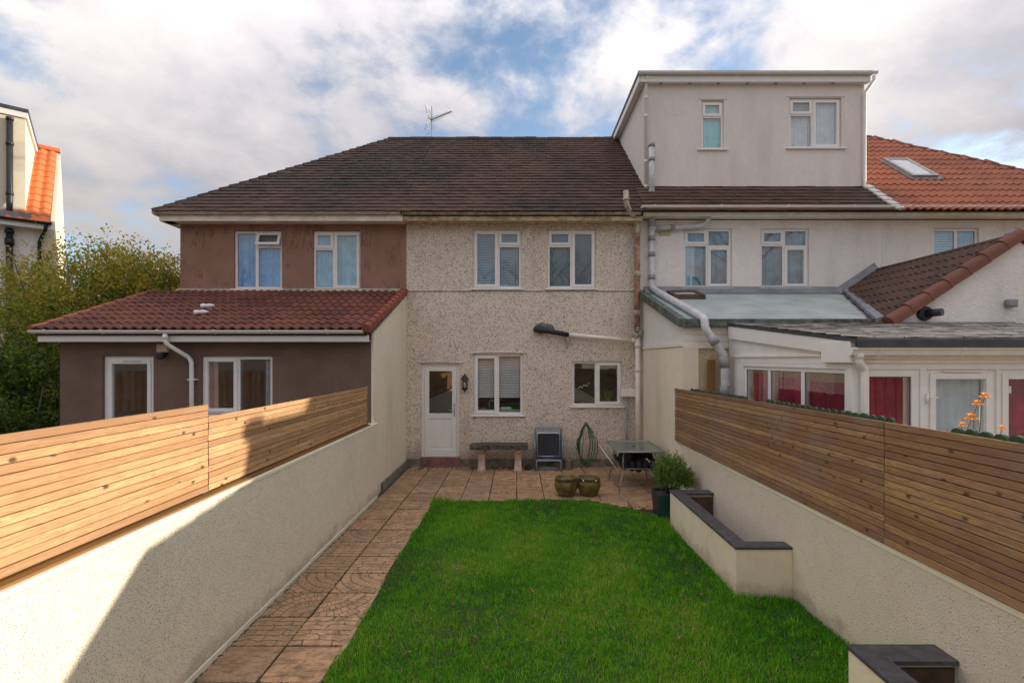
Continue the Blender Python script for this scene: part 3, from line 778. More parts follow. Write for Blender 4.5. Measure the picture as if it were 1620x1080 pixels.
# cream party wall running to the house, raked top
MB().prism([(-2.395, YE-.004, -.05), (-2.395, YF-.002, -.05), (-2.395, YF-.002, 3.60), (-2.395, YE-.004, 2.68)], (.035, 0, 0)).build('party_wall', 'cream_smooth_wall', house_a)
MB().prism([(-2.64, YE+.252, -.05), (-2.64, YF-.003, -.05), (-2.64, YF-.003, 3.58), (-2.64, YE+.252, 2.70)], (.243, 0, 0)).build('party_wall', 'cream_smooth_wall', house_a)
MB().prism([(-2.358, 8.62, -.02), (-2.358, YF-.004, -.02), (-2.358, YF-.004, .15), (-2.358, 8.62, .15)], (.03, 0, 0)).build('plinth', 'plinth', house_a)
for h0 in (de, we): MB(TE).box(h0[0]-.22, h0[1]+.14, -.012, .004, h0[3]+.015, h0[3]+.035).build('lintel_edge', 'brown_lower', house_a)
dw = window(house_a, TE, *de, [(0, 1, 0, 1, 'c', None)], fw=.09, sill=False, name='door', roomd=1.2)
dh = MB(TE).box(de[0]+.32, de[1]-.22, .02, .029, de[3]-.1, de[3]-.075); dh.build('trickle_vent', 'pipe_grey', dw)
window(house_a, TE, *we, [(0, .5, 0, 1, 'c', [('curtain', 'curtain_pink', (.0, .32, 0, 1))]), (.5, 1, 0, 1, 'f', [('curtain', 'curtain_grey', (.75, 1, 0, 1))])], fw=.055, roomd=1.2)
# extension roof
ev = Vector((0, 2.70, .97)).normalized(); EL = math.hypot(2.70, .97); en = Vector((1, 0, 0)).cross(ev)
er = MB().prism([(-7.60, 7.92, 2.73), (-7.60, 10.598, 3.69), (-7.60, 10.598, 3.60), (-7.60, 7.92, 2.64)], (5.21, 0, 0)).build('extension_roof', 'tile_dark', house_a)
TWR = 5.22/17
place_tiles(er, pantile_mesh(TWR, .335, 2, .032, .024), (-7.61, 7.86, 2.725), (1, 0, 0), ev, 17, 10, TWR, .281, 'tile_red')
def verge(parent, p0, p1, n, mat, w=.12, h=.09, lap=1.08, side=1, name='verge_tile', jit=.006):
    p0 = Vector(p0); p1 = Vector(p1); d = (p1-p0).normalized(); L = (p1-p0).length
    s_ = d.cross(Vector((0, 0, 1))).normalized()*side; up = Vector((0, 0, 1)) - d*d.z; up.normalize()
    for i in range(n):
        a = p0+d*(L*i/n); l = L/n*lap; k = .014+random.random()*jit
        poly = []
        for t in range(7):
            an = math.pi*t/6; poly.append((-math.cos(an)*w/2, math.sin(an)*h*.55))
        poly = [(-w/2, -h*.5)] + poly + [(w/2, -h*.6)]
        m_ = len(poly); mb = MB()
        f = [a+s_*x+up*(y+k) for x, y in poly]; b = [a+d*l+s_*x*.93+up*(y*.9-.002) for x, y in poly]
        mb.add(f+b, [(j, j+1, m_+j+1, m_+j) for j in range(m_-1)]+[tuple(range(m_))[::-1], tuple(range(m_, 2*m_)), (m_-1, 0, m_, 2*m_-1)])
        mb.build(name, mat, parent)
verge(er, (-2.385, 7.84, 2.745), (-2.385, 10.55, 3.715), 12, 'tile_verge_red', .13, .12)
verge(er, (-7.62, 7.86, 2.755), (-7.62, 10.60, 3.735), 10, 'tile_orange', .10, .05)
MB().box(-7.60, -2.365, 7.945, 7.967, 2.545, 2.655).build('fascia', 'upvc', house_a, bevel=.003)
MB().box(-7.60, -2.40, 7.968, YE-.002, 2.553, 2.563).build('soffit', 'upvc', house_a)
MB().prism([(-7.60, 7.968, 2.56), (-7.60, 10.59, 3.50), (-7.60, 10.59, 3.59), (-7.60, 7.968, 2.65)], (.025, 0, 0)).build('bargeboard', 'upvc', house_a)
gutter(house_a, frame((0, 7.943, 0), (1, 0, 0), (0, 1, 0)), -7.66, -2.43, 0, 2.725, .055, 'white_clean', .88)
px_ = X(262, 7.89)
dp = pipe(house_a, bend([(px_, 7.885, 2.67), (px_, 7.885, 2.52), (px_+.22, 8.11, 2.30), (px_+.26, 8.12, 2.22), (px_+.26, 8.12, .05)], .06), .033, 'white_clean', [(0, .6)], name='downpipe')
MB().box(px_+.2, px_+.33, 8.10, 8.18, 1.93, 1.95).build('bracket', 'white_clean', dp)
MB(TE).box(X(253, YE), X(270, YE), -.09, -.003, 2.38, 2.52).build('flue_box', 'vent_tan', house_a, bevel=.01)
MB(TE).tube([(X(264, YE), -.05, 2.37), (X(264, YE), -.11, 2.31), (X(264, YE), -.20, 2.30)], [.045, .045, .04], 10).build('flood_lamp', 'black_plastic', house_a)

# ================================================================== PEBBLEDASH HOUSE (middle)
house_b = thing('terraced_house', (0.1, 10.6, 0), 'beige pebbledash house in the middle of the terrace with a white half-glazed back door', 'house', 'houses of the terrace')
xb0, xb1 = -2.360, 2.565
wb = [(X(748, YF), X(825, YF), Z(456, YF), Z(363, YF)), (X(866, YF), X(943, YF), Z(456, YF), Z(363, YF)),
      (X(749, YF), X(827, YF), Z(656, YF), Z(560, YF)), (X(905, YF), X(984, YF), Z(642, YF), Z(571, YF))]
db = (X(666, YF), X(727, YF), .215, Z(575, YF))
wall_holes(TF, xb0, xb1, .17, 5.13, wb+[db]).build('wall', 'pebbledash', house_b)
MB().box(xb0, db[0]-.002, YF-.012, YF+.2, -.05, .168).box(db[1]+.002, xb1, YF-.012, YF+.2, -.05, .168).build('plinth', 'plinth', house_b)
MB().box(xb0, xb1, 17.2, 17.5, 0, 5.13).build('rear_wall', 'pebbledash', house_b)
MB().box(db[0]-.01, db[1]+.012, YF-.045, YF+.15, -.04, .212).build('doorstep', 'step_red', house_b, bevel=.006)
sc_ = MB(TF)
sc_.prism([(xb0+.001, -.022, 3.708), (xb0+.001, .002, 3.708), (xb0+.001, .002, 3.735), (xb0+.001, -.010, 3.735)], (xb1-xb0-.002, 0, 0))
sc_.build('string_course', 'pebbledash', house_b)
MB(TF).box(xb0+.002, xb1-.002, -.006, .001, 3.698, 3.706).build('string_dirt_shade', 'moss_and_shade_line', house_b)  # dark strip under the course: dirt plus its shadow line put into colour
for q, h0 in enumerate((wb[0], wb[1], wb[2], db)):
    e = .09
    m_ = MB(TF); n = 10
    for i in range(n):   # slightly arched drip lip above each opening
        a = (h0[0]-e)+(h0[1]-h0[0]+2*e)*i/n; b = (h0[0]-e)+(h0[1]-h0[0]+2*e)*(i+1)/n
        f = lambda t: .018*math.sin(math.pi*(t-h0[0]+e)/(h0[1]-h0[0]+2*e)) if q > 1 else 0
        m_.hexa([(a, -.02, h0[3]+.018+f(a)), (b, -.02, h0[3]+.018+f(b)), (b, .003, h0[3]+.018+f(b)), (a, .003, h0[3]+.018+f(a)),
                 (a, -.012, h0[3]+.045+f(a)), (b, -.012, h0[3]+.045+f(b)), (b, .003, h0[3]+.05+f(b)), (a, .003, h0[3]+.05+f(a))])
    m_.build('lintel_lip', 'pebbledash', house_b)
bl = [('blind', 'blind_blue')]
window(house_b, TF, *wb[0], [(0, .52, 0, 1, 'c', bl), (.52, 1, .73, 1, 'c', bl), (.52, 1, 0, .73, 'f', bl)])
ob = [('panel', 'obscure')]
window(house_b, TF, *wb[1], [(0, .5, .73, 1, 'c', ob), (0, .5, 0, .73, 'f', ob), (.5, 1, 0, 1, 'c', ob)])
bw = ('blind', 'blind_white', (0, 1, .26, 1))
w3 = window(house_b, TF, *wb[2], [(0, .49, 0, 1, 'c', [bw]), (.49, 1, 0, 1, 'f', [bw])], roomd=1.6)
w4 = window(house_b, TF, *wb[3], [(0, .49, 0, 1, 'f', None), (.49, 1, 0, 1, 'c', None)], roomd=1.4)
# things standing on the kitchen sill inside
kx = wb[2][0]
MB().tube([(kx+.32, 10.80, 1.20), (kx+.32, 10.80, 1.34), (kx+.36, 10.80, 1.40), (kx+.42, 10.80, 1.37)], .012, 8).build('kitchen_tap', 'steel', w3)
MB().box(kx+.05, kx+1.0, 10.74, 10.76, 1.13, 1.20).build('worktop', 'curtain_grey', w3)
MB().box(kx+.55, kx+.80, 10.80, 10.95, 1.13, 1.24).build('washing_bowl', 'white_clean', w3, bevel=.02)
# plants on the scullery sill, seen through the right-hand lower window
ox = wb[3][0]
orchid = MB().tube([(ox+.36, 10.74, 1.33), (ox+.37, 10.75, 1.55), (ox+.30, 10.76, 1.72), (ox+.18, 10.76, 1.70)], .004, 5).build('orchid_stem', 'hose_green', w4)
for k in range(7):
    q = (ox+.16+.035*k, 10.755, 1.66+.02*math.sin(k*2.3)+.012*k); MB().lathe([(0, -.018), (.018, -.004), (.02, .006), (0, .018)], q, 6).build('orchid_flower', 'white_clean', w4)
gp_ = MB(); gx_ = ox+.78
for k in range(46):
    a = random.random()*6.28; l = .12+random.random()*.22; c = Vector((gx_+random.gauss(0, .05), 10.78, 1.33)); t_ = c+Vector((math.cos(a)*l*.5, math.sin(a)*.04, l)); m_ = c.lerp(t_, .5)+Vector((.012, 0, 0)); m2 = c.lerp(t_, .5)-Vector((.012, 0, 0))
    gp_.add([c, m_, t_, m2], [(0, 1, 2, 3)]); gp_.tint += [random.random()]*4
gp_.build('potted_plant', 'leaf_box', w4)
MB().lathe([(0, 0), (.05, 0), (.06, .09), (0, .09)], (gx_, 10.78, 1.27), 12).build('sill_pot', 'white_clean', w4)
# back door
fm = MB(TF); a, b, c, e = db; D0, D1 = .05, .12
fm.box(a, a+.065, D0, D1, c, e); fm.box(b-.065, b, D0, D1, c, e); fm.box(a+.065, b-.065, D0, D1, e-.06, e); fm.box(a+.065, b-.065, D0-.02, D1, c, c+.045)
door = fm.build('door', 'upvc', house_b, bevel=.004)
tag(door, 'white back door with a clear upper pane and a solid lower panel')
lf = MB(TF); x0, x1, z0, z1 = a+.068, b-.068, c+.048, e-.063; d0, d1 = .038, .085; zm = c+.86; t = .095
lf.box(x0, x0+t, d0, d1, z0, z1); lf.box(x1-t, x1, d0, d1, z0, z1); lf.box(x0+t, x1-t, d0, d1, z1-t, z1); lf.box(x0+t, x1-t, d0, d1, z0, z0+.11); lf.box(x0+t, x1-t, d0, d1, zm-.06, zm+.05)
lf.build('leaf', 'upvc', door, bevel=.004)
MB(TF).box(x0+t-.003, x1-t+.003, d0+.018, d0+.03, z0+.108, zm-.058).build('lower_panel', 'upvc', door)
MB(TF).box(x0+t+.035, x1-t-.035, d0+.010, d0+.0175, z0+.14, zm-.095).build('panel_field', 'upvc', door, bevel=.005)
MB(TF).box(x0+t-.003, x1-t+.003, d0+.02, d0+.026, zm+.048, z1-t+.003).build('pane', 'pane', door)
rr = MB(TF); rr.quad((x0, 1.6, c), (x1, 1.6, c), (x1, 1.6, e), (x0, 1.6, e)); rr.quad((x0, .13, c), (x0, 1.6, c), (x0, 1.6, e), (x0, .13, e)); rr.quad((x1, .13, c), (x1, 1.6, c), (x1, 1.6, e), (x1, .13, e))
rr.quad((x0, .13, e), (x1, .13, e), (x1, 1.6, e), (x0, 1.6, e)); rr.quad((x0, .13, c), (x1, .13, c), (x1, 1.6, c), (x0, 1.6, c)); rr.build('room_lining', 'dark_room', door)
MB(TF).box(x1-.058, x1-.03, d0-.012, d0-.001, zm+.0, zm+.26).tube([(x1-.044, d0-.012, zm+.12), (x1-.044, d0-.05, zm+.12), (x1-.16, d0-.05, zm+.12)], .009, 8).build('handle', 'steel', door)
# roof
rb = MB(); hip_roof_body(rb, -2.3605, 2.7, -2.3605, 2.7); roof_b = rb.build('roof', 'tile_dark', house_b)
SB = SL+.04
plain_tiles(roof_b, 'plain_tiles', (-2.36, 10.16, 5.255), (1, 0, 0), RV, 5.14, SB, .205, .18, 'tile_old', lambda a, b: (-2.36+a) < 2.56 or b > .05)
ridge(roof_b, -2.36, 2.74, 16)
eaves(house_b, -2.36, 2.55, 5.105, 5.20, 'fascia_old')
gutter(house_b, frame((0, 10.3, 0), (1, 0, 0), (0, 1, 0)), -2.37, 2.50, -.002, 5.26, .05, 'gutter_old', 1.1)
mo = MB()
for (xx, w_) in ((-.66, .09), (1.55, .1), (1.9, .05)):
    for k in range(14): 
        q = Vector((xx+random.gauss(0, w_), 10.22+random.gauss(0, .02), 5.26+abs(random.gauss(0, .012)))); s_ = .012+random.random()*.02
        mo.lathe([(0, -s_), (s_*.9, -s_*.4), (s_, .2*s_), (.5*s_, .8*s_), (0, s_)], q, 6)
mo.build('gutter_moss', 'moss_and_shade_line', house_b, kind='stuff')
# old soil pipe, waste pipe, white downpipe at the right hand corner
Ys = 10.46
sx_ = X(1008, Ys)
pipe(house_b, bend([(X(990, 10.1), 10.1, Z(302, 10.1)), (X(991, 10.1), 10.1, Z(326, 10.1)), (sx_, Ys, Z(352, Ys)), (sx_, Ys, Z(372, Ys))], .12), .055, 'pipe_old', [(0, .9)], name='soil_pipe')
pipe(house_b, [(sx_, Ys, Z(366, Ys)), (sx_, Ys, 2.80)], .058, 'pipe_rust', [(0, .0), (0, .42), (0, .80)], 'pipe_old', name='soil_pipe', cl=.12)
jn = MB()
for k in range(14):
    q = (sx_+random.gauss(0, .05), Ys+random.gauss(-.02, .02), 2.80+random.gauss(0, .06)); s_ = .03+random.random()*.03
    jn.lathe([(0, -s_), (s_*.9, -s_*.4), (s_, .2*s_), (.5*s_, .8*s_), (0, s_)], q, 7)
jn.build('pipe_joint_filler', 'pipe_old', house_b)
pipe(house_b, [(sx_+.01, Ys, 2.78), (sx_+.01, Ys, -.02)], .05, 'upvc_cream', [(0, .08), (0, .26)], name='downpipe', cl=.09)
wp = pipe(house_b, [(X(899, 10.52), 10.52, Z(529, 10.52)), (sx_-.02, 10.48, Z(539, 10.5))], .042, 'upvc_cream', [(0, .96)], name='waste_pipe')
hb = MB().tube([(X(848, 10.5), 10.55, Z(521, 10.5)), (X(853, 10.5), 10.47, Z(521, 10.5)), (X(868, 10.5), 10.47, Z(524, 10.5)), (X(899, 10.5), 10.51, Z(529.5, 10.5))], [.075, .085, .055, .05], 14).build('boss_bend', 'black_plastic', wp)
MB().prism([(X(895, 10.52), 10.50, Z(533, 10.52)), (X(901, 10.52), 10.50, Z(533, 10.52)), (X(898, 10.52), 10.50, Z(551, 10.52))], (0, .09, 0)).build('bracket', 'metal_dull', wp)
jp = MB(TF); pts = []
for k in range(12):
    an = 2*math.pi*k/12; pts.append((X(862, YF)+(.17+random.random()*.06)*math.cos(an), -.008, Z(519, YF)+(.10+random.random()*.05)*math.sin(an)))
jp.prism(pts, (0, .012, 0)); jp.build('mortar_patch', 'plinth', house_b)
jb = MB(TF).box(X(981, YF), X(1003, YF), -.13, -.002, Z(627, YF), Z(615, YF)).build('junction_box', 'white_clean', house_b, bevel=.012)
pipe(house_b, [(X(991.5, 10.52), 10.52, 1.49), (X(990, 10.52), 10.52, .02)], .026, 'pipe_collar', name='cable_duct')
# ================================================================== DORMER HOUSE (right)
house_c = thing('terraced_house', (5.1, 10.6, 0), 'pale lilac-white house with a large box dormer, grey flat-roofed extension and white conservatory', 'house', 'houses of the terrace')
xc0, xc1 = 2.567, 7.66
wc = [(X(1082, YF), X(1158, YF), Z(455, YF), Z(361.5, YF)), (X(1203, YF), X(1280, YF), Z(455, YF), Z(361.5, YF))]
wall_holes(TF, xc0, xc1, 0, 5.20, wc).build('wall', 'lilac_render', house_c)
MB().box(xc0, xc1, 17.2, 17.5, 0, 5.20).build('rear_wall', 'lilac_render', house_c)
net = [('curtain', 'curtain_net', (0, .5, 0, 1)), ('curtain', 'curtain_grey', (.5, 1, 0, 1))]
gr = [('curtain', 'curtain_grey')]
cells = lambda A, B: [(0, .5, .73, 1, 'c', B), (0, .5, 0, .73, 'f', A), (.5, 1, .70, 1, 'f', B), (.5, 1, 0, .70, 'c', B)]
w5 = window(house_c, TF, *wc[0], cells(net, gr))
w6 = window(house_c, TF, *wc[1], cells(gr, gr))
px0 = wc[0][0]+.08
pic = MB(TF).box(px0, px0+.38, .125, .14, wc[0][2]+.06, wc[0][2]+.26).build('propped_picture', 'picture_teal', w5)
bd = MB(TF); bx_, bz_ = px0+.22, wc[0][2]+.08
bd.prism([(bx_-.10, .118, bz_+.13), (bx_+.0, .118, bz_+.17), (bx_+.05, .118, bz_+.12), (bx_+.10, .118, bz_+.02), (bx_+.07, .118, bz_-.01), (bx_+.01, .118, bz_+.07), (bx_-.03, .118, bz_+.12)], (0, .004, 0)); bd.build('picture_figure', 'black_plastic', pic)
# sloped roof strip, dormer
rb = MB(); hip_roof_body(rb, 2.702, 7.66, 2.702, 7.66); roof_c = rb.build('roof', 'tile_dark', house_c)
plain_tiles(roof_c, 'plain_tiles', (2.58, 10.14, 5.26), (1, 0, 0), RV, 5.08, 1.35, .205, .18, 'tile_old')
eaves(house_c, 2.56, 7.66, 5.21, 5.325, 'fascia_cream', 10.28)
gutter(house_c, frame((0, 10.28, 0), (1, 0, 0), (0, 1, 0)), 2.50, 7.66, -.002, 5.385, .055, 'upvc_cream', 1.35)
YD = 11.13; TD = frame((0, YD, 0), (1, 0, 0), (0, 1, 0))
wd = [(X(1110, YD), X(1145, YD), Z(236, YD), Z(159, YD)), (X(1249, YD), X(1331, YD), Z(234, YD), Z(155, YD))]
xd0, xd1 = 2.79, 7.66; zd0, zd1 = 5.955, 8.42
dor = wall_holes(TD, xd0, xd1, zd0, zd1, wd, .2).build('dormer', 'dormer_render', house_c)
for xx in (xd0, xd1-.15):
    MB().prism([(xx, YD+.201, zd0+.02), (xx, 14.4, 8.25), (xx, 14.4, zd1), (xx, YD+.201, zd1)], (.15, 0, 0)).build('cheek', 'dormer_render', dor)
MB().prism([(xd0-.004, YD-.01, zd0-.05), (xd0-.004, 14.0, 8.34), (xd0-.004, 14.0, 8.40), (xd0-.004, YD-.01, zd0)], (-.02, 0, 0)).build('cheek_flashing', 'lead', dor)
MB().box(xd0-.17, xd1+.10, YD-.17, 14.7, 8.50, 8.56).build('flat_roof', 'edge_dark', dor)
MB().box(xd0-.12, xd1+.06, YD-.12, YD-.098, 8.34, 8.497).build('fascia', 'upvc', dor, bevel=.003)
MB().box(xd0-.15, xd0-.128, YD-.12, 14.6, 8.34, 8.497).build('fascia', 'upvc', dor)
sf = MB().box(xd0-.127, xd1+.06, YD-.097, YD-.002, 8.345, 8.36).box(xd0-.127, xd0-.003, YD-.001, 14.5, 8.345, 8.36).build('soffit', 'upvc', dor)
for k in range(7):
    xx = X(1045+k*45, YD)
    MB().lathe([(.001, 0), (.03, 0), (.033, .006), (.033, .01)], (xx, YD-.05, 8.332), 12).build('soffit_vent', 'metal_dull', dor)
gutter(dor, frame((0, YD-.12, 0), (1, 0, 0), (0, 1, 0)), xd0-.16, xd1+.16, -.003, 8.525, .05, 'white_clean', .95)
MB().tube([(xd0+.03, YD-.15, 8.45), (xd0+.03, YD-.05, 8.36), (xd0+.03, YD-.05, 6.0)], .034, 10).build('downpipe', 'white_clean', dor)
for zz in (8.0, 7.6, 6.6, 6.05): MB().tube([(xd0+.03, YD-.05, zz), (xd0+.03, YD-.05, zz+.05)], .042, 10).build('collar', 'white_clean', dor)
MB().tube([(xd1+.10, YD-.17, 8.45), (xd1+.10, YD-.17, 8.36), (xd1-.03, YD-.05, 8.12), (xd1-.03, YD-.05, 6.08), (xd1-.01, YD-.12, 6.0)], .036, 10).build('downpipe', 'white_clean', dor)
window(dor, TD, *wd[0], [(0, 1, .68, 1, 'c', [('curtain', 'curtain_teal')]), (0, 1, 0, .68, 'f', [('curtain', 'curtain_teal')])], sillext=.09)
window(dor, TD, *wd[1], [(0, .46, .68, 1, 'c', gr), (0, .46, 0, .68, 'f', [('curtain', 'curtain_net')]), (.46, 1, 0, 1, 'c', [('curtain', 'curtain_net')])], sillext=.09)
for h0 in wd: MB(TD).box(h0[0]-.07, h0[1]+.07, -.014, .002, h0[3]+.02, h0[3]+.035).build('lintel_edge', 'dormer_render', dor)
# grey pipe down the front
gx = X(1031, 10.5)
pipe(house_c, [(X(1031, 10.95), 10.95, Z(228, 10.95)), (X(1031, 10.95), 10.95, Z(318, 10.95)-.1)], .06, 'pipe_grey', [(0, .02), (0, .25), (0, .78)], 'pipe_collar', name='soil_pipe', cl=.07)
gp = pipe(house_c, bend([(gx, 10.5, 5.2), (gx, 10.5, 3.78), (gx+.03, 10.35, 3.69), (2.88, 8.25, 3.04), (2.88, 7.78, 2.90), (2.88, 7.75, 2.74), (3.17, 7.74, 2.32), (3.18, 7.74, 2.2), (3.18, 7.74, 0)], .07, 4), .062, 'pipe_grey', [(0, .08), (0, .3), (0, .55), (0, .9)], 'pipe_collar', name='soil_pipe', cl=.10)
for z_, h_ in ((2.62, .0), (2.40, .0)): pass
for q0, q1 in (((2.98, 7.75, 2.60), (3.04, 7.745, 2.51)), ((3.17, 7.74, 2.32), (3.18, 7.74, 2.14)), ((3.18, 7.74, 1.86), (3.18, 7.74, 1.72))): MB().tube([q0, q1], .075, 12).build('collar', 'pipe_collar', gp)
bp = pipe(house_c, bend([(gx, 10.5, 5.00), (X(1100, 10.5), 10.5, 5.04), (X(1114, 10.5), 10.5, 5.07), (X(1119, 10.5), 10.45, 5.14), (X(1119, 10.5), 10.45, 5.2)], .05), .05, 'pipe_grey', [(0, .14), (0, .5)], 'pipe_collar', name='waste_pipe', cl=.08)
MB(TF).box(X(1043, YF), X(1061, YF), -.02, -.001, Z(373, YF), Z(364, YF)).build('air_vent', 'vent_tan', house_c, bevel=.006)
# flat roofed extension
XS = 2.60
fr = MB().hexa([(XS-.06, 7.88, 2.79), (5.86, 7.88, 2.79), (6.9, YF-.003, 3.60), (XS-.06, YF-.003, 3.60),
                (XS-.06, 7.88, 2.86), (5.86, 7.88, 2.86), (6.9, YF-.003, 3.68), (XS-.06, YF-.003, 3.68)]).build('flat_roof', 'roof_grey', house_c)
MB().hexa([(XS-.09, 7.85, 2.77), (XS+.03, 7.85, 2.77), (XS+.03, YF-.004, 3.57), (XS-.09, YF-.004, 3.57),
           (XS-.09, 7.85, 2.905), (XS+.03, 7.85, 2.905), (XS+.03, YF-.004, 3.725), (XS-.09, YF-.004, 3.725)]).build('roof_edge', 'felt_green', fr)
MB().box(XS+.031, 5.9, 7.84, 7.90, 2.78, 2.90).build('roof_edge', 'felt_green', fr)
MB().hexa([(XS+.04, YF-.20, 3.63), (6.9, YF-.20, 3.63), (6.9, YF-.006, 3.69), (XS+.04, YF-.006, 3.69), (XS+.04, YF-.20, 3.64), (6.9, YF-.20, 3.64), (6.9, YF-.006, 3.80), (XS+.04, YF-.006, 3.80)]).build('flashing', 'lead', fr)
# skylight lying on the roof
def onroof(x, y, h=0): return (x, y, 2.86+.82*(y-7.88)/2.72+h)
skb = MB()
sa, sb, sy0, sy1 = X(1062, 10.0), X(1107, 10.1), 9.78, 10.32
for (a, b, c, d) in ((sa, sb, sy0, sy0+.07), (sa, sb, sy1-.07, sy1), (sa, sa+.07, sy0+.07, sy1-.07), (sb-.07, sb, sy0+.07, sy1-.07)):
    skb.hexa([onroof(a, c, .0), onroof(b, c, .0), onroof(b, d, .0), onroof(a, d, .0), onroof(a, c, .09), onroof(b, c, .09), onroof(b, d, .09), onroof(a, d, .09)])
sk = skb.build('skylight', 'board_brown', fr)
MB().hexa([onroof(sa+.06, sy0+.06, .03), onroof(sb-.06, sy0+.06, .03), onroof(sb-.06, sy1-.06, .03), onroof(sa+.06, sy1-.06, .03), onroof(sa+.06, sy0+.06, .06), onroof(sb-.06, sy0+.06, .06), onroof(sb-.06, sy1-.06, .06), onroof(sa+.06, sy1-.06, .06)]).build('pane', 'roof_grey', sk)
# side wall towards the pebbledash house: cream below, ribbed cladding triangle above
MB().box(XS, XS+.25, 7.95, YF-.003, -.05, 2.47).build('extension_wall', 'cream_smooth_wall', house_c)
MB().box(XS-.02, XS+.25, 7.94, YF-.004, 2.475, 2.535).build('ledger_board', 'upvc_cream', house_c)
MB().prism([(XS+.02, 7.96, 2.536), (XS+.02, YF-.006, 2.536), (XS+.02, YF-.006, 3.57), (XS+.02, 7.96, 2.775)], (.22, 0, 0)).build('cladding_backing', 'upvc_cream', house_c)
nb = 44; cb = MB(); wy = (YF-7.97)/nb
for k in range(nb):
    y0 = 7.965+k*wy; y1 = y0+wy-.012; zt = lambda y: 2.775+(y-7.96)*.301
    cb.add([(XS+.021, y0, 2.537), (XS+.003, y0+.006, 2.537), (XS+.003, y1-.006, 2.537), (XS+.021, y1, 2.537), (XS+.021, y0, zt(y0)), (XS+.003, y0+.006, zt(y0)), (XS+.003, y1-.006, zt(y1)), (XS+.021, y1, zt(y1))], [(0, 1, 5, 4), (1, 2, 6, 5), (2, 3, 7, 6)])
cb.build('ribbed_cladding', 'upvc', house_c)
# front wall of that extension
wall_holes(frame((0, 7.97, 0), (1, 0, 0), (0, 1, 0)), XS+.251, 7.0, 0, 2.44, []).build('extension_wall', 'peach_render', house_c)
for k, (z0, z1) in enumerate(((2.66, 2.775), (2.55, 2.655), (2.44, 2.545))):
    MB().box(XS+.002, 3.33, 7.945, 7.968, z0, z1).build('fascia_board', 'upvc_cream', house_c, bevel=.004)
MB().box(2.96, 3.08, 7.86, 7.885, .9, 2.26).build('timber_offcut', 'plank_moss', house_c, bevel=.004)
# conservatory: side wall faces the camera garden (x = 3.3), front at y = 5.0
XCn = 3.32; YCn = 5.0
TS = frame((XCn, 7.93, 0), (0, -1, 0), (1, 0, 0))      # u runs towards the camera
cy = lambda y: 7.93-y
side_h = [(cy(X_), cy(Y_), 1.15, 2.13) for X_, Y_ in ((7.36, 6.78), (6.68, 5.98), (5.86, 5.16))]
cons = wall_holes(TS, 0, cy(YCn), 0, 2.22, [(cy(7.42), cy(5.10), 1.09, 2.17)], .1).build('conservatory', 'upvc', house_c)
sw = MB(TS)
window(cons, TS, cy(7.42), cy(5.10), 1.09, 2.17, [(0, .31, 0, 1, 'f', [('curtain', 'curtain_red', (.15, 1, 0, .93))]), (.31, .65, 0, 1, 'f', [('curtain', 'curtain_red', (0, 1, 0, .9))]), (.65, 1, 0, 1, 'f', [('curtain', 'curtain_red', (0, 1, 0, .88))])], rec=.02, fw=.05, sill=False, name='window_run', room=False)
# sloped boarding over the side windows
zr = lambda y: 2.455+(y-YCn)*.118
MB().prism([(XCn-.001, 7.93, 2.222), (XCn-.001, YCn, 2.222), (XCn-.001, YCn, zr(YCn)-.01), (XCn-.001, 7.93, zr(7.93)-.01)], (.12, 0, 0)).build('gable_boarding', 'upvc', cons)
MB().prism([(XCn-.05, 7.84, zr(7.84)-.20), (XCn-.05, YCn-.05, zr(YCn-.05)-.15), (XCn-.05, YCn-.05, zr(YCn-.05)-.005), (XCn-.05, 7.84, zr(7.84)-.005)], (.046, 0, 0)).build('bargeboard', 'upvc', cons, bevel=.004)
MB().box(XCn-.06, XCn-.002, YCn-.06, YCn+.42, 2.235, 2.45).build('bargeboard_box', 'upvc', cons, bevel=.004)
MB().prism([(XCn-.022, 7.80, 2.30), (XCn-.022, YCn+.5, 2.30), (XCn-.022, YCn+.5, 2.325), (XCn-.022, 7.80, 2.325)], (.020, 0, 0)).build('moulding', 'upvc_cream', cons)
MB().prism([(XCn-.022, 7.75, 2.60), (XCn-.022, YCn+.5, zr(YCn+.5)-.16), (XCn-.022, YCn+.5, zr(YCn+.5)-.185), (XCn-.022, 7.75, 2.575)], (.020, 0, 0)).build('moulding', 'upvc_cream', cons)
cr_ = MB().hexa([(XCn-.06, YCn-.16, zr(YCn-.16)), (7.6, YCn-.16, zr(YCn-.16)), (7.6, 7.92, zr(7.92)), (XCn-.06, 7.92, zr(7.92)),
           (XCn-.06, YCn-.16, zr(YCn-.16)+.035), (7.6, YCn-.16, zr(YCn-.16)+.035), (7.6, 7.92, zr(7.92)+.035), (XCn-.06, 7.92, zr(7.92)+.035)]).build('conservatory_roof', 'edge_dark', cons)
sl = MB(); v_ = Vector((0, 1, .118)).normalized(); n_ = Vector((1, 0, 0)).cross(v_)
for j in range(12):
    x = XCn-.05+(0 if j % 2 else -.12)
    while x < 7.5:
        w_ = .29; x0 = max(x, XCn-.05); x1 = x+w_-.008; o = Vector((0, YCn-.15, zr(YCn-.15)+.037))+v_*(j*.25)
        k = random.random()*.006
        if x1-x0 > .05:
            sl.add([o+Vector((x0, 0, 0))+n_*(.012+k), o+Vector((x1, 0, 0))+n_*(.012+k*.5), o+Vector((x1, 0, 0))+v_*.29+n_*.003, o+Vector((x0, 0, 0))+v_*.29+n_*.003,
                    o+Vector((x0, 0, 0)), o+Vector((x1, 0, 0))], [(0, 1, 2, 3), (4, 5, 1, 0)])
        x += w_
sl.build('slates', 'slate_streak', cr_, kind='stuff')
MB().box(XCn-.065, 7.6, YCn-.19, YCn-.162, 2.385, 2.465).build('eaves_trim', 'edge_dark', cr_, bevel=.006)
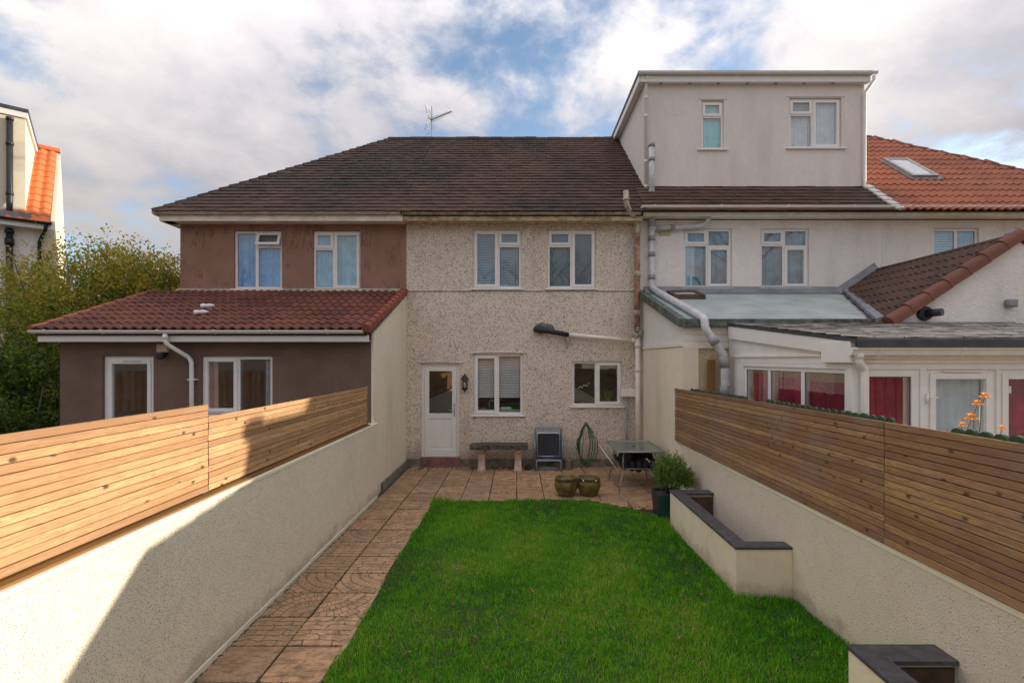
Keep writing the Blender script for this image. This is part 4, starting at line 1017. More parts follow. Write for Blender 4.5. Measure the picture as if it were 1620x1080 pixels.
TCn = frame((0, YCn, 0), (1, 0, 0), (0, 1, 0))
cw = (X(1350, YCn), X(1456, YCn), .5, 2.17); d1 = (X(1466, YCn), X(1577, YCn), .3, 2.17); d2 = (X(1581, YCn), X(1692, YCn), .3, 2.17)
wall_holes(TCn, XCn+.102, 7.5, 0, 2.225, [cw, d1, d2], .1).build('conservatory_front', 'upvc', cons)
window(cons, TCn, *cw, [(0, 1, 0, 1, 'f', [('curtain', 'curtain_red', (0, .93, 0, 1))])], rec=.015, fw=.075, sill=False, room=False)
MB().box(XCn+.11, 7.5, YCn+.11, 7.9, .0, .05).build('floor', 'vent_tan', cons)
lace = MB()
dl = window(cons, TCn, *d1, [(0, 1, 0, 1, 'c', [('curtain', 'curtain_net')])], rec=.02, fw=.06, sill=False, name='conservatory_door', room=False)
dr = window(cons, TCn, *d2, [(0, 1, 0, 1, 'c', [('curtain', 'curtain_red')])], rec=.02, fw=.06, sill=False, name='conservatory_door', room=False)
MB(TCn).box(d2[0]+.085, d2[0]+.145, .028, .030, 1.93, 2.0).build('window_sticker', 'curtain_net', dr)
MB(TCn).box(d1[0]+.16, d1[1]-.16, -.012, .0, 2.145, 2.16).build('trickle_vent', 'upvc_cream', dl)
MB(TCn).tube([(d1[0]-.01, -.02, 1.83), (d1[0]-.01, -.02, 1.93)], .012, 8).tube([(d1[0]-.01, -.03, 1.89), (d1[0]+.09, -.03, 1.89)], .006, 6).build('hinge', 'white_clean', dl)
for z0, z1, dd in ((2.315, 2.36, .05), (2.27, 2.31, .035), (2.23, 2.265, .02)): MB(TCn).box(XCn+.0, 7.5, -dd, -.001, z0, z1).build('fascia_board', 'upvc_cream', cons, bevel=.003)
gutter(cons, frame((0, YCn-.055, 0), (1, 0, 0), (0, 1, 0)), XCn-.09, 7.5, 0, 2.385, .055, 'white_clean', .8, ogee=True)
dpx = XCn+.0
pipe(cons, bend([(dpx, YCn-.10, 2.32), (dpx, YCn-.10, 2.24), (dpx+.085, YCn-.06, 2.17), (dpx+.085, YCn-.06, .02)], .03), .036, 'white_clean', [(0, .3)], name='downpipe')
# tiled gable extension
XR, ZR, YG = 7.55, 4.16, 7.60
XG0, ZG0 = 5.55, 2.84
gsl = Vector((XR-XG0, 0, ZR-ZG0)); GL = gsl.length; gv = gsl.normalized()
gabl = MB().prism([(XG0, YG, ZG0-.08), (XR, YG, ZR-.08), (9.6, YG, 2.80), (9.6, YG, 0), (XG0, YG, 0)], (0, .25, 0)).build('gable_wall', 'gable_white', house_c)
gr_ = MB().prism([(XG0-.15, YG-.02, ZG0-.16), (XR, YG-.02, ZR-.04), (XR, YG-.02, ZR-.10), (XG0-.15, YG-.02, ZG0-.22)], (0, YF-YG+.017, 0)).build('gable_roof', 'tile_dark', house_c)
MB().prism([(XR+.001, YG-.02, ZR-.04), (9.8, YG-.02, 2.72), (9.8, YG-.02, 2.66), (XR+.001, YG-.02, ZR-.10)], (0, YF-YG+.017, 0)).build('gable_roof', 'tile_dark', house_c)
place_tiles(gr_, pantile_mesh(.30, .36, 2, .036, .022), (XG0-.15, YF-.02, ZG0-.125), (0, -1, 0), gv, 10, 8, .296, .305, 'tile_dark')
verge(gr_, (XG0+.02, YG-.03, ZG0-.01), (XR, YG-.03, ZR-.0), 7, 'tile_verge', .20, .15, 1.05)
MB().tube([(XR, YG-.02, ZR-.03), (XR, YF, ZR-.03)], .05, 10).build('ridge_capping', 'tile_dark', gr_)
MB().box(XR-.04, XR+.22, YG-.10, YG+.2, ZR-.10, ZR+.07).build('apex_cap', 'lead', gr_, bevel=.03)
MB().hexa([(6.72, YF-.12, 3.60), (7.5, YF-.12, 4.16), (7.5, YF-.004, 4.20), (6.72, YF-.004, 3.66), (6.72, YF-.12, 3.63), (7.5, YF-.12, 4.19), (7.5, YF-.004, 4.30), (6.72, YF-.004, 3.78)]).build('flashing', 'lead', gr_)
MB().hexa([(5.50, 7.72, 2.83), (5.62, 7.72, 2.80), (6.95, YF-.01, 3.66), (6.82, YF-.01, 3.69), (5.50, 7.72, 2.90), (5.62, 7.72, 2.93), (6.95, YF-.01, 3.76), (6.82, YF-.01, 3.76)]).build('valley_flashing', 'lead', gr_)
MB().box(5.7, 7.5, YG-.02, YG-.002, 2.73, 2.83).build('flashing', 'lead', gabl)
vx, vz = X(1461, YG), Z(496, YG)
MB().tube([(vx, YG-.002, vz), (vx, YG-.06, vz)], [.115, .10], 18).tube([(vx+.02, YG-.06, vz), (vx+.10, YG-.22, vz+.005)], [.06, .055], 14).build('flue_cowl', 'black_plastic', gabl)
MB().box(X(1587, YG), X(1603, YG), YG-.09, YG-.002, Z(486, YG), Z(474, YG)).build('wall_lamp', 'lead', gabl, bevel=.015)
# ================================================================== ORANGE-ROOFED HOUSE (far right)
house_d = thing('terraced_house', (10.3, 10.6, 0), 'cream house at the right end of the terrace, orange pantiled hip roof with a skylight', 'house', 'houses of the terrace')
xe0, xe1 = 7.665, 13.4
we_ = [(X(1477, YF), X(1549, YF), Z(452, YF), Z(361, YF)), (X(1603, YF), X(1680, YF), Z(452, YF), Z(361, YF))]
wall_holes(TF, xe0, xe1, 0, 5.20, we_).build('wall', 'gable_white', house_d)
MB().box(xe1-.28, xe1, YF+.282, 17.5, 0, 5.2).build('side_wall', 'gable_white', house_d)
MB().box(xe0, xe1-.281, 17.2, 17.5, 0, 5.2).build('rear_wall', 'gable_white', house_d)
for h0 in we_:
    window(house_d, TF, *h0, [(0, .52, 0, 1, 'f', [('blind', 'blind_white')]), (.52, 1, 0, 1, 'f', gr)])
    MB(TF).box(h0[0]-.06, h0[1]+.12, -.02, .001, h0[3]+.02, h0[3]+.04).build('lintel_edge', 'gable_white', house_d)
rb = MB(); hip_roof_body(rb, 7.665, 13.65, 7.665, 9.78); roof_d = rb.build('roof', 'tile_dark', house_d)
hk = lambda a, b: (7.70+a) < 13.65-(b/SL)*3.87+.10
ot = pantile_mesh(.33, .40, 2, .034, .026)
place_tiles(roof_d, ot, (7.75, 10.13, 5.265), (1, 0, 0), RV, 18, 15, .33, .336, 'tile_orange', hk)
verge(roof_d, (13.65, 10.17, 5.30), (9.78, 14.05, 8.46), 17, 'tile_verge', .22, .10, 1.06, name='hip_tile')
verge(roof_d, (7.8, 14.05, 8.44), (9.8, 14.05, 8.46), 5, 'tile_verge', .22, .10, 1.02, name='ridge_tile')
eaves(house_d, 7.662, 13.6, 5.21, 5.325, 'fascia_cream', 10.28)
gutter(house_d, frame((0, 10.28, 0), (1, 0, 0), (0, 1, 0)), 7.662, 13.65, -.002, 5.385, .055, 'upvc_cream', 1.2)
# pale mortar fillet between the two roofs
for k in range(6):
    p = Vector((7.63, 10.16, 5.28))+RV*(k*.22)
    MB().hexa([p, p+Vector((.17+random.random()*.05, 0, 0)), p+Vector((.17, 0, 0))+RV*.21, p+RV*.21, p+RN*.05, p+Vector((.17, 0, 0))+RN*.06, p+Vector((.17, 0, 0))+RV*.21+RN*.04, p+RV*.21+RN*.04]).build('mortar_fillet', 'mortar_white', roof_d)
def onslope(x, b, h): return Vector((x, 10.13, 5.265))+RV*b+RN*h
def slopebox(mb, x0, x1, b0, b1, h0, h1): return mb.hexa([onslope(x0, b0, h0), onslope(x1, b0, h0), onslope(x1, b1, h0), onslope(x0, b1, h0), onslope(x0, b0, h1), onslope(x1, b0, h1), onslope(x1, b1, h1), onslope(x0, b1, h1)])
def slope_b(py):   # distance up the slope of a point seen at that height
    b = 0
    while b < 5:
        p = onslope(9, b, .05)
        if 568-(p.z-2.27)*795/p.y < py: return b
        b += .01
b0_, b1_ = slope_b(281), slope_b(254)
yv = onslope(9, (b0_+b1_)/2, 0).y
vx0, vx1 = 1413-820, 1457-820; vx0 = vx0*yv/795+.06; vx1 = vx1*yv/795
sv = MB(); t = .07
slopebox(sv, vx0, vx1, b0_, b0_+t, .0, .11); slopebox(sv, vx0, vx1, b1_-t, b1_, 0, .11); slopebox(sv, vx0, vx0+t, b0_+t, b1_-t, 0, .11); slopebox(sv, vx1-t, vx1, b0_+t, b1_-t, 0, .11)
skl = sv.build('skylight', 'metal_dull', roof_d, bevel=.006)
slopebox(MB(), vx0+.06, vx1-.06, b0_+.06, b1_-.06, .05, .085).build('pane', 'curtain_net', skl)
fl = MB(); slopebox(fl, vx0-.06, vx1+.06, b0_-.10, b0_-.001, .03, .055); slopebox(fl, vx0-.06, vx0-.001, b0_, b1_+.05, .03, .055); slopebox(fl, vx1+.001, vx1+.06, b0_, b1_+.05, .03, .055)
fl.build('skylight_flashing', 'lead', skl)

# ================================================================== FAR LEFT HOUSE (turned towards us)
an = R(40); FO = Vector((X(77, 12.5), 12.5, 0)); ux = Vector((math.cos(an), math.sin(an), 0)); dy = Vector((-math.sin(an), math.cos(an), 0))
TL = frame(FO, ux, dy)
house_e = thing('detached_house', tuple(FO), 'sunlit cream house at the far left edge with bright orange roof tiles and black pipe', 'house')
MB(TL).box(-6, -.12, 0, .25, 0, 5.52).box(-.30, -.12, .251, 8, 0, 5.5).box(-6, -5.8, .251, 8, 0, 5.5).box(-5.79, -.31, 7.8, 8, 0, 5.5).build('wall', 'lilac_render', house_e)
ep = math.radians(62)     # pitch as it stands
zf, dr_, hr = 5.62, 2.9, 2.75
MB(TL).prism([(-.14, .05, 5.50), (-.14, dr_*1.0, zf+hr-.1), (-.14, 6.3, 5.5)], (.24, 0, 0)).build('gable_wall', 'far_cream', house_e)
MB(TL).box(-.119, .10, -.0, 6.2, 0, 5.5).build('gable_wall', 'far_cream', house_e)
rf = MB(TL).prism([(-6, -.22, zf-.06), (-6, dr_, zf+hr-.04), (-6, 6.5, zf-.06)], (6.02, 0, 0)).build('roof', 'tile_dark', house_e)
sv_ = Vector((0, dr_+.22, hr)).normalized(); su = ux; svw = (dy*sv_.y+Vector((0, 0, 1))*sv_.z)
bt = pantile_mesh(.21, .36, 1, .03, .02)
Lr = math.hypot(dr_+.22, hr)
place_tiles(rf, bt, TL(Vector((-.80, -.26, zf-.05)))+svw*.0, su, svw, 4, 12, .205, Lr/12, 'tile_bright')
verge(rf, TL(Vector((-.82, dr_, zf+hr+.02))), TL(Vector((.06, dr_, zf+hr+.02))), 2, 'tile_bright', .2, .12, name='ridge_tile')
MB(TL).box(-6, .06, -.27, -.245, 5.44, 5.55).build('fascia', 'upvc', house_e)
MB(TL).box(-6, -.0, -.244, -.002, 5.44, 5.455).build('soffit', 'upvc', house_e)
gutter(house_e, frame(TL(Vector((0, -.272, 0))), ux, dy), -6, .08, 0, 5.60, .055, 'black_plastic', 1.0)
MB(TL).tube([(-.02, -.33, 5.54), (-.06, -.2, 5.40), (-.16, -.06, 5.15), (-.16, -.06, 0)], .04, 10).build('downpipe', 'black_plastic', house_e)
dm = MB(TL).box(-6, -.42, .06, 2.8, zf+.17, 8.20).build('dormer', 'far_cream', house_e)
MB(TL).box(-6, -.36, -.0, 2.9, 8.28, 8.36).build('flat_roof', 'edge_dark', dm)
MB(TL).box(-6, -.38, .02, .058, 8.14, 8.275).box(-.418, -.375, 0.059, 2.8, 8.14, 8.275).build('fascia', 'upvc', dm)
MB(TL).box(-6, -.30, -.20, .058, zf-.01, zf+.16).build('lead_apron', 'lead', dm)
pp = MB(TL).tube([(-.68, -.06, zf+.0), (-.68, -.06, zf+.35), (-.68, -.02, zf+.5), (-.68, -.02, 8.02)], [.05, .06, .06, .06], 12).build('soil_pipe', 'black_plastic', dm)
for z_ in (7.99, 7.4, 6.2): MB(TL).tube([(-.68, -.02, z_), (-.68, -.02, z_+.07)], .073, 12).build('collar', 'black_plastic', pp)
pp = MB(TL).tube([(-.68, -.08, 5.4), (-.68, -.08, 0)], .065, 12).build('soil_pipe', 'black_plastic', house_e)
for z_, h_ in ((5.28, .07), (5.0, .15), (3.3, .1)): MB(TL).tube([(-.68, -.08, z_), (-.68, -.08, z_+h_)], .085, 12).build('collar', 'black_plastic', pp)
# ================================================================== GARDEN WALLS AND FENCES
wl = thing('garden_wall', (-2.43, 1.9, 0), 'low cream pebble-rendered wall along the paved path on the left, half in sunlight', 'wall')
MB().box(-2.56, -2.31, -4.5, 8.28, -.06, 1.19).build('wall_body', 'cream_dash', wl)
MB().box(-2.565, -2.303, -4.5, 8.285, 1.191, 1.228).build('wall_band', 'smooth_cream', wl, bevel=.006)
mp = MB()
y = -4.5
while y < 8.2:
    l = 1.1+random.random()*.6; y1 = min(y+l, 8.2); w_ = random.gauss(0, .003)
    mp.box(-2.31+w_, -2.294+w_, y, y1-.006, -.06, .045+random.gauss(0, .004)); y = y1
mp.build('base_strip', 'render_corner', wl, bevel=.004)
wr = thing('garden_wall', (2.72, 1.7, 0), 'low cream stippled wall on the right of the lawn, two raised beds built against it', 'wall')
MB().hexa([(2.59, -4.5, -.06), (2.84, -4.5, -.06), (2.84, 7.945, -.06), (2.59, 7.945, -.06), (2.59, -4.5, .99), (2.84, -4.5, .99), (2.84, 7.945, .895), (2.59, 7.945, .895)]).build('wall_body', 'white_rough', wr)
MB().hexa([(2.584, -4.5, .991), (2.845, -4.5, .991), (2.845, 7.945, .896), (2.584, 7.945, .896), (2.584, -4.5, 1.03), (2.845, -4.5, 1.03), (2.845, 7.945, .930), (2.584, 7.945, .930)]).build('wall_band', 'smooth_cream', wr)

fl_ = thing('slatted_fence', (-2.41, 1.9, 1.23), 'honey-coloured horizontal slat fence on top of the left garden wall, partly sunlit', 'fence')
SP = .0478
for (y0, y1, n) in ((-3.2, 3.873, 14), (3.880, 7.93, 12)):
    cuts = [y0, y1] if y0 > 0 else [y0, .35, y1]
    for i in range(len(cuts)-1):
        for k in range(n):
            jx = random.gauss(0, .0016); z0 = 1.256+k*SP+random.gauss(0, .0006)
            MB().box(-2.408+jx, -2.390+jx, cuts[i]+.001, cuts[i+1]-.001, z0, z0+SP-.0042).build('slat', 'pine', fl_, bevel=.0022)
for yy in (-3.0, -1.3, .35, 2.1, 3.876, 5.9): MB().box(-2.47, -2.410, yy-.04, yy+.04, 1.23, 1.255+(14 if yy < 3.8 else 12)*SP-.01).build('post', 'post_wood', fl_)
MB().box(-2.43, -2.385, 7.935, 7.985, 1.23, 1.84).build('post', 'post_wood', fl_, bevel=.004)
MB().box(-2.50, -2.335, -3.2, 7.93, 1.229, 1.243).build('sole_board', 'plank_moss', fl_)
MB().box(-2.435, -2.4085, -3.2, 7.93, 1.25, 1.80).build('backing_felt', 'black_plastic', fl_)

fr_ = thing('slatted_fence', (2.6, 1.7, .93), 'brown horizontal slat fence in the shade on top of the right garden wall', 'fence')
SQ = .0505
zt_ = lambda y: .938+(8.24-y)*.0083
def slatr(y0, y1, k):
    jx = random.gauss(0, .0016); h = SQ-.0050+random.gauss(0, .0005)
    x0, x1 = 2.566+jx, 2.584+jx; o = k*SQ
    MB().hexa([(x0, y0, zt_(y0)+o), (x1, y0, zt_(y0)+o), (x1, y1, zt_(y1)+o), (x0, y1, zt_(y1)+o), (x0, y0, zt_(y0)+o+h), (x1, y0, zt_(y0)+o+h), (x1, y1, zt_(y1)+o+h), (x0, y1, zt_(y1)+o+h)]).build('slat', 'larch', fr_, bevel=.0022)
for k in range(17):
    e = 8.24+random.choice((0, .01, .014))
    slatr(-3.2, -.1, k); slatr(-.097, 3.525, k); slatr(3.532, e, k)
for yy in (-3.0, -.1, 1.7, 3.528, 5.9, 8.1): MB().box(2.612, 2.67, yy-.035, yy+.035, .9, zt_(yy)+17*SQ-.03).build('post', 'post_wood', fr_)
MB().hexa([(2.588, -3.2, 1.035), (2.606, -3.2, 1.035), (2.606, 8.2, .94), (2.588, 8.2, .94), (2.588, -3.2, 1.035+.85), (2.606, -3.2, 1.035+.85), (2.606, 8.2, .94+.84), (2.588, 8.2, .94+.84)]).build('backing_felt', 'black_plastic', fr_)

def screws(parent, xs, ys, zf, n, pitch, nx):
    mb = MB()
    for yy in ys:
        for k in range(n):
            for q in (-.012, .012):
                c = Vector((xs, yy+random.gauss(0, .006)+q, zf(yy)+(k+.5)*pitch+random.gauss(0, .003)))
                mb.tube([c, c+Vector((nx*.0035, 0, 0))], .0034, 6)
    return mb.build('screws', 'metal_dull', parent, kind='stuff')
screws(fl_, -2.3905, (2.1, 3.82, 3.92, 5.9), lambda y: 1.256, 12, SP, 1)
screws(fr_, 2.5665, (1.7, 3.48, 3.57, 5.9), zt_, 17, SQ, -1)
# neighbour's round-topped picket fence just behind
pk = thing('picket_fence', (2.72, 4.5, 0), 'green round-topped picket fence just showing above the right slatted fence', 'fence')
vs = []; n = 12; w_ = .043
prof = [(-w_, 0), (w_, 0)]+[(w_*math.cos(math.pi*i/n), .0+w_*1.0*math.sin(math.pi*i/n)) for i in range(n+1)]
def picket_mesh():
    P = [(-w_, -1.7), (w_, -1.7)]+[(w_*math.cos(math.pi*i/n), w_*math.sin(math.pi*i/n)) for i in range(n+1)]
    vs = [(0, a, b) for a, b in P]+[(.022, a, b) for a, b in P]; k = len(P)
    me = bpy.data.meshes.new('picket'); me.from_pydata(vs, [], [tuple(range(k)), tuple(range(k, 2*k))[::-1]]+[((i+1) % k, i, k+i, k+(i+1) % k) for i in range(k)])
    me.materials.append(M['picket_green']); return me
pm_ = picket_mesh(); yy = 7.75; pw = wloc(pk)
while yy > .6:
    vis = (5.82 < yy < 7.8) or (3.52 < yy < 5.36) or (1.3 < yy < 3.06)
    ftop = zt_(yy)+17*SQ
    o = bpy.data.objects.new('picket', pm_); C.objects.link(o); o.parent = pk
    seg = [(5.82, 7.8), (3.52, 5.36), (1.3, 3.06)]
    o.location = Vector((2.665, yy, (ftop-.025 if vis else ftop-.10)+random.gauss(0, .003)))-pw
    yy -= .092
MB().box(2.689, 2.72, .6, 7.8, 1.45, 1.52).build('rail', 'post_wood', pk)

# raised beds
def raised_bed(x0, x1, y0, y1, ztop, label):
    t = thing('raised_bed', ((x0+x1)/2, (y0+y1)/2, 0), label, 'planter', 'raised beds against the right wall')
    w_ = .12; zt = ztop-.028
    MB().box(x0, x0+w_, y0, y1, -.05, zt).build('bed_wall', 'planter_cream', t)
    MB().box(x0+w_+.0005, x1, y0, y0+w_, -.05, zt-.001).build('bed_wall', 'planter_cream', t)
    MB().box(x0+w_+.0005, x1, y1-w_, y1, -.05, zt-.001).build('bed_wall', 'planter_cream', t)
    ys = [y0-.008+(y1-y0+.016)*i/4 for i in range(5)] if y1-y0 < 2.5 else [y0-.008+(y1-y0+.016)*i/6 for i in range(7)]
    for i in range(len(ys)-1):
        MB().box(x0-.010, x0+.145, ys[i]+.0008, ys[i+1]-.0008, zt+.001, ztop).build('coping', 'slate_cap', t, bevel=.002)
    for a, b in ((y0-.008, y0+.145), (y1-.17, y1+.008)):
        MB().box(x0+.1458, x1, a, b, zt+.001, ztop-.0005).build('coping', 'slate_cap', t, bevel=.002)
    MB().box(x0+w_+.002, x0+w_+.02, y0+w_+.002, y1-w_-.002, .0, zt-.01).build('liner', 'board_brown', t)
    for k in range(3):
        MB().box(x0+w_+.021, x1-.002, y1-w_-.02, y1-w_-.002, .02+k*.14, .02+k*.14+.135).build('liner_board', 'board_brown', t)
    MB().box(x0+w_+.021, x1-.001, y0+w_+.001, y1-w_-.021, -.04, .10).build('bed_soil', 'soil', t)
    return t
rb1 = raised_bed(2.06, 2.588, 4.75, 6.82, .50, 'empty cream raised bed with dark slate coping, beside the bushy green planter')
rb2 = raised_bed(2.05, 2.588, .3, 3.12, .50, 'cream raised bed with dark coping cut off by the bottom right corner of the picture')
# end of the garden, behind the camera (seen only in the glass)
fe = thing('board_fence', (0.1, -4.7, 0), 'upright board fence closing the bottom of the garden', 'fence')
for k in range(34): MB().box(-2.5+k*.155, -2.5+k*.155+.148, -4.75+.01*(k % 2), -4.73+.01*(k % 2), 0, 1.75).build('board', 'board_brown', fe)

fe = thing('board_fence', (-8.5, -5.5, 0), 'upright board fence at the bottom of the left neighbour garden', 'fence')
for k in range(130): MB().box(-22.8+k*.155, -22.8+k*.155+.148, -5.55+.01*(k % 2), -5.53+.01*(k % 2), 0, 1.75).build('board', 'post_wood', fe)
fe = thing('board_fence', (8.5, -5.5, 0), 'upright board fence at the bottom of the right neighbour garden', 'fence')
for k in range(60): MB().box(2.9+k*.155, 2.9+k*.155+.148, -5.55+.01*(k % 2), -5.53+.01*(k % 2), 0, 1.75).build('board', 'board_brown', fe)
t = thing('brick_house', (-5, -34, 0), 'brick house with a tiled roof beyond the bottom of the gardens', 'house')
MB().box(-14, 4, -40, -34, 0, 5.4).build('wall', 'brick_orange', t)
MB().prism([(-14.4, -33.5, 5.3), (-14.4, -37, 8.4), (-14.4, -40.5, 5.3)], (18.8, 0, 0)).build('roof', 'tile_old', t)
for xx in (-12, -8.5, -4, 0): MB().box(xx, xx+1.6, -34, -33.96, 3.1, 4.4).build('window', 'curtain_net', t)
t = thing('brick_house', (14, -34, 0), 'second brick house beyond the bottom of the gardens, the right one', 'house')
MB().box(7, 25, -40, -34, 0, 5.4).build('wall', 'far_cream', t)
MB().prism([(6.6, -33.5, 5.3), (6.6, -37, 8.4), (6.6, -40.5, 5.3)], (18.8, 0, 0)).build('roof', 'tile_red', t)
for xx in (9, 13, 17, 21): MB().box(xx, xx+1.6, -34, -33.96, 3.1, 4.4).build('window', 'curtain_net', t)

# ================================================================== THINGS ON THE PATIO
t = thing('stone_bench', (-.40, 10.28, 0), 'mossy grey stone bench on two scrolled pinkish legs under the kitchen window', 'bench')
bx0, bx1 = X(744, 10.25), X(835, 10.25)
mb = MB(); n = 16; 
for i in range(n):
    a = bx0+(bx1-bx0)*i/n; b = bx0+(bx1-bx0)*(i+1)/n
    f = lambda u: .006*math.sin(u*9)+.01*(1-abs((u-bx0)/(bx1-bx0)*2-1)**4)
    mb.hexa([(a, 10.07+.012*math.sin(a*30), .454+.006*math.sin(a*41)), (b, 10.07+.012*math.sin(b*30), .454+.006*math.sin(b*41)), (b, 10.46, .454), (a, 10.46, .454), (a, 10.08, .535+f(a)), (b, 10.08, .535+f(b)), (b, 10.45, .535+f(b)), (a, 10.45, .535+f(a))])
mb.build('seat', 'bench_top', t)
for px_ in (762, 819.5):
    x = X(px_, 10.2); pr = [(10.10, 0), (10.44, 0), (10.44, .07), (10.38, .10), (10.36, .2), (10.38, .34), (10.43, .40), (10.43, .453), (10.12, .453), (10.12, .40), (10.18, .34), (10.19, .2), (10.14, .10), (10.10, .07)]
    MB().prism([(x-.07, a, b) for a, b in pr], (.14, 0, 0)).box(x-.085, x+.085, 10.085, 10.45, -.01, .05).build('leg', 'stone_pink', t, bevel=.008)

def chair(yb, lean, label, front):
    x0, x1 = X(847, 10.2), X(889, 10.2); w = x1-x0; cx = (x0+x1)/2; h = .86
    t = thing('folded_garden_chair', (cx, yb, 0), label, 'folding chair', 'folded garden chairs against the wall')
    P = lambda x, z, d=0: (x, yb+d+lean*(z/h), z)
    MB().tube(bend([P(x0, .02), P(x0, h), P(x1, h), P(x1, .02)], .05), .013, 8).tube([P(x0, .05), P(x1, .05)], .010, 8).tube([P(x0, .24), P(x1, .24)], .010, 8).build('frame', 'frame_blue', t)
    MB().tube(bend([P(x0+.04, .30, -.03), P(x0+.04, h-.10, -.03), P(x1-.04, h-.10, -.03), P(x1-.04, .30, -.03)], .04), .012, 8).tube([P(x0+.04, .30, -.03), P(x1-.04, .30, -.03)], .011, 8).build('seat_frame', 'steel', t)
    m_ = MB(); nn = 6
    for i in range(nn):
        a = x0+.055+(w-.11)*i/nn; b = x0+.055+(w-.11)*(i+1)/nn; s_ = lambda x: .012*math.sin(math.pi*(x-x0)/w)
        m_.quad(P(a, .31, -.034+s_(a)), P(b, .31, -.034+s_(b)), P(b, h-.11, -.034+s_(b)), P(a, h-.11, -.034+s_(a)))
    m_.build('fabric', 'mesh_black', t)
    for xx in (x0-.012, x1+.012):
        MB().tube([P(xx, .22, -.05), P(xx, .62, -.06)], .016, 8).build('armrest', 'frame_blue', t)
    MB().tube(bend([P(x0+.02, .0, -.055), P(x0+.02, .22, -.055), P(x1-.02, .22, -.055), P(x1-.02, .0, -.055)], .03), .011, 8).build('leg_frame', 'steel', t)
chair(10.20, .10, 'front chair of the stack of folded blue-grey chairs, its black mesh seat in full view', True)
chair(10.29, .10, 'middle chair of the stack of folded chairs, seen only by its blue-grey rim', False)
chair(10.38, .10, 'rearmost folded chair, leaning straight against the pebbledash wall', False)

def pot(px_, rot, label, spots):
    x = X(px_, 8.35); y = 8.35; t = thing('glazed_pot', (x, y, 0), label, 'plant pot', 'glazed pots at the edge of the lawn')
    pr = [(0, .0), (.10, 0), (.115, .01), (.15, .06), (.185, .13), (.198, .19), (.19, .235), (.168, .265), (.165, .275), (.182, .285), (.186, .31), (.178, .325), (.160, .325), (.150, .30), (.148, .25), (.0, .24)]
    MB().lathe(pr, (x, y, 0), 32).build('pot_body', 'pot_glaze', t)
    m_ = MB()
    for k in range(32):
        a = 2*math.pi*k/32; m_.tube([(x+.184*math.cos(a+q)*1, y+.184*math.sin(a+q), z) for q, z in ((0, .252), (.05, .262), (.1, .27))], .004, 5)
    m_.build('rope_band', 'pot_glaze', t)
    MB().lathe([(0, .262), (.06, .268), (.11, .258), (.149, .25)], (x, y, 0), 20).build('pot_soil', 'soil', t)
    if spots:
        for a, z in ((-2.2, .29), (-1.05, .29)): MB().lathe([(0, -.014), (.012, -.006), (.014, .004), (.006, .013), (0, .014)], (x+.19*math.cos(a), y+.19*math.sin(a), z), 10).build('snail', 'white_clean', t)
pot(895.5, 0, 'olive glazed round pot, the left one of the two, nearer the folded chairs', False)
pot(931.5, 1, 'olive glazed round pot with two small white snails on its rim', True)

t = thing('garden_hose', (X(927, 10.5), 10.5, .95), 'green garden hose coiled over a hook on the pebbledash wall', 'hose')
cx = X(927, 10.5)
pts = []
for l in range(4):
    for k in range(28):
        a = 2*math.pi*k/28; wx = (.11+.035*l) ; hz = .40+.025*math.sin(l*2)
        z = .50+hz*math.cos(a); x = cx+(wx*math.sin(a))*(1.0 if z < .6 else .75)+.03*(l-1.5)*(1-math.cos(a))*.5
        pts.append((x, 10.52-.012*l-.02*math.sin(a)**2, z))
pts += [(cx-.1, 10.47, .12), (cx-.22, 10.44, .03), (cx-.28, 10.42, .015)]
MB().tube(pts, .0095, 7).build('hose_coil', 'hose_green', t)
MB().tube([(cx, 10.598, .95), (cx, 10.47, .91), (cx, 10.455, .955)], .008, 6).build('hook', 'black_metal', t)
MB().tube([(cx-.26, 10.43, .015), (cx-.33, 10.40, .015)], [.012, .016], 8).build('nozzle', 'black_plastic', t)

t = thing('wall_lantern', (X(735, 10.5), 10.5, 1.75), 'black coach lantern on the wall between the back door and kitchen window', 'lantern')
lx, ly, lz_ = X(735, 10.5), 10.50, Z(621, 10.5)
fr0 = MB()
for k in range(6):
    a = math.pi/3*k+.26; ca, sa = math.cos(a), math.sin(a)
    fr0.tube([(lx+.055*ca, ly+.055*sa, lz_+.09), (lx+.075*ca, ly+.075*sa, lz_+.27)], .006, 5)
fr0.lathe([(0, 0), (.012, .01), (.006, .03), (.03, .05), (.065, .085), (.068, .10), (.055, .10), (0, .10)], (lx, ly, lz_), 6)
fr0.lathe([(0, .42), (.012, .40), (.006, .385), (.02, .37), (.05, .335), (.085, .285), (.09, .272), (.075, .27), (0, .27)], (lx, ly, lz_), 12)
fr0.build('lantern_frame', 'black_metal', t)
MB().lathe([(.048, .10), (.068, .268)], (lx, ly, lz_), 6, False).build('lantern_glass', 'pane', t)
MB().lathe([(0, .11), (.02, .12), (.024, .20), (0, .23)], (lx, ly, lz_), 10).build('bulb', 'bulb', t)
MB().box(lx-.03, lx+.03, 10.575, 10.598, lz_+.12, lz_+.36).tube([(lx, 10.58, lz_+.3), (lx, 10.54, lz_+.36), (lx, 10.50, lz_+.36)], .009, 6).build('bracket', 'black_metal', t)

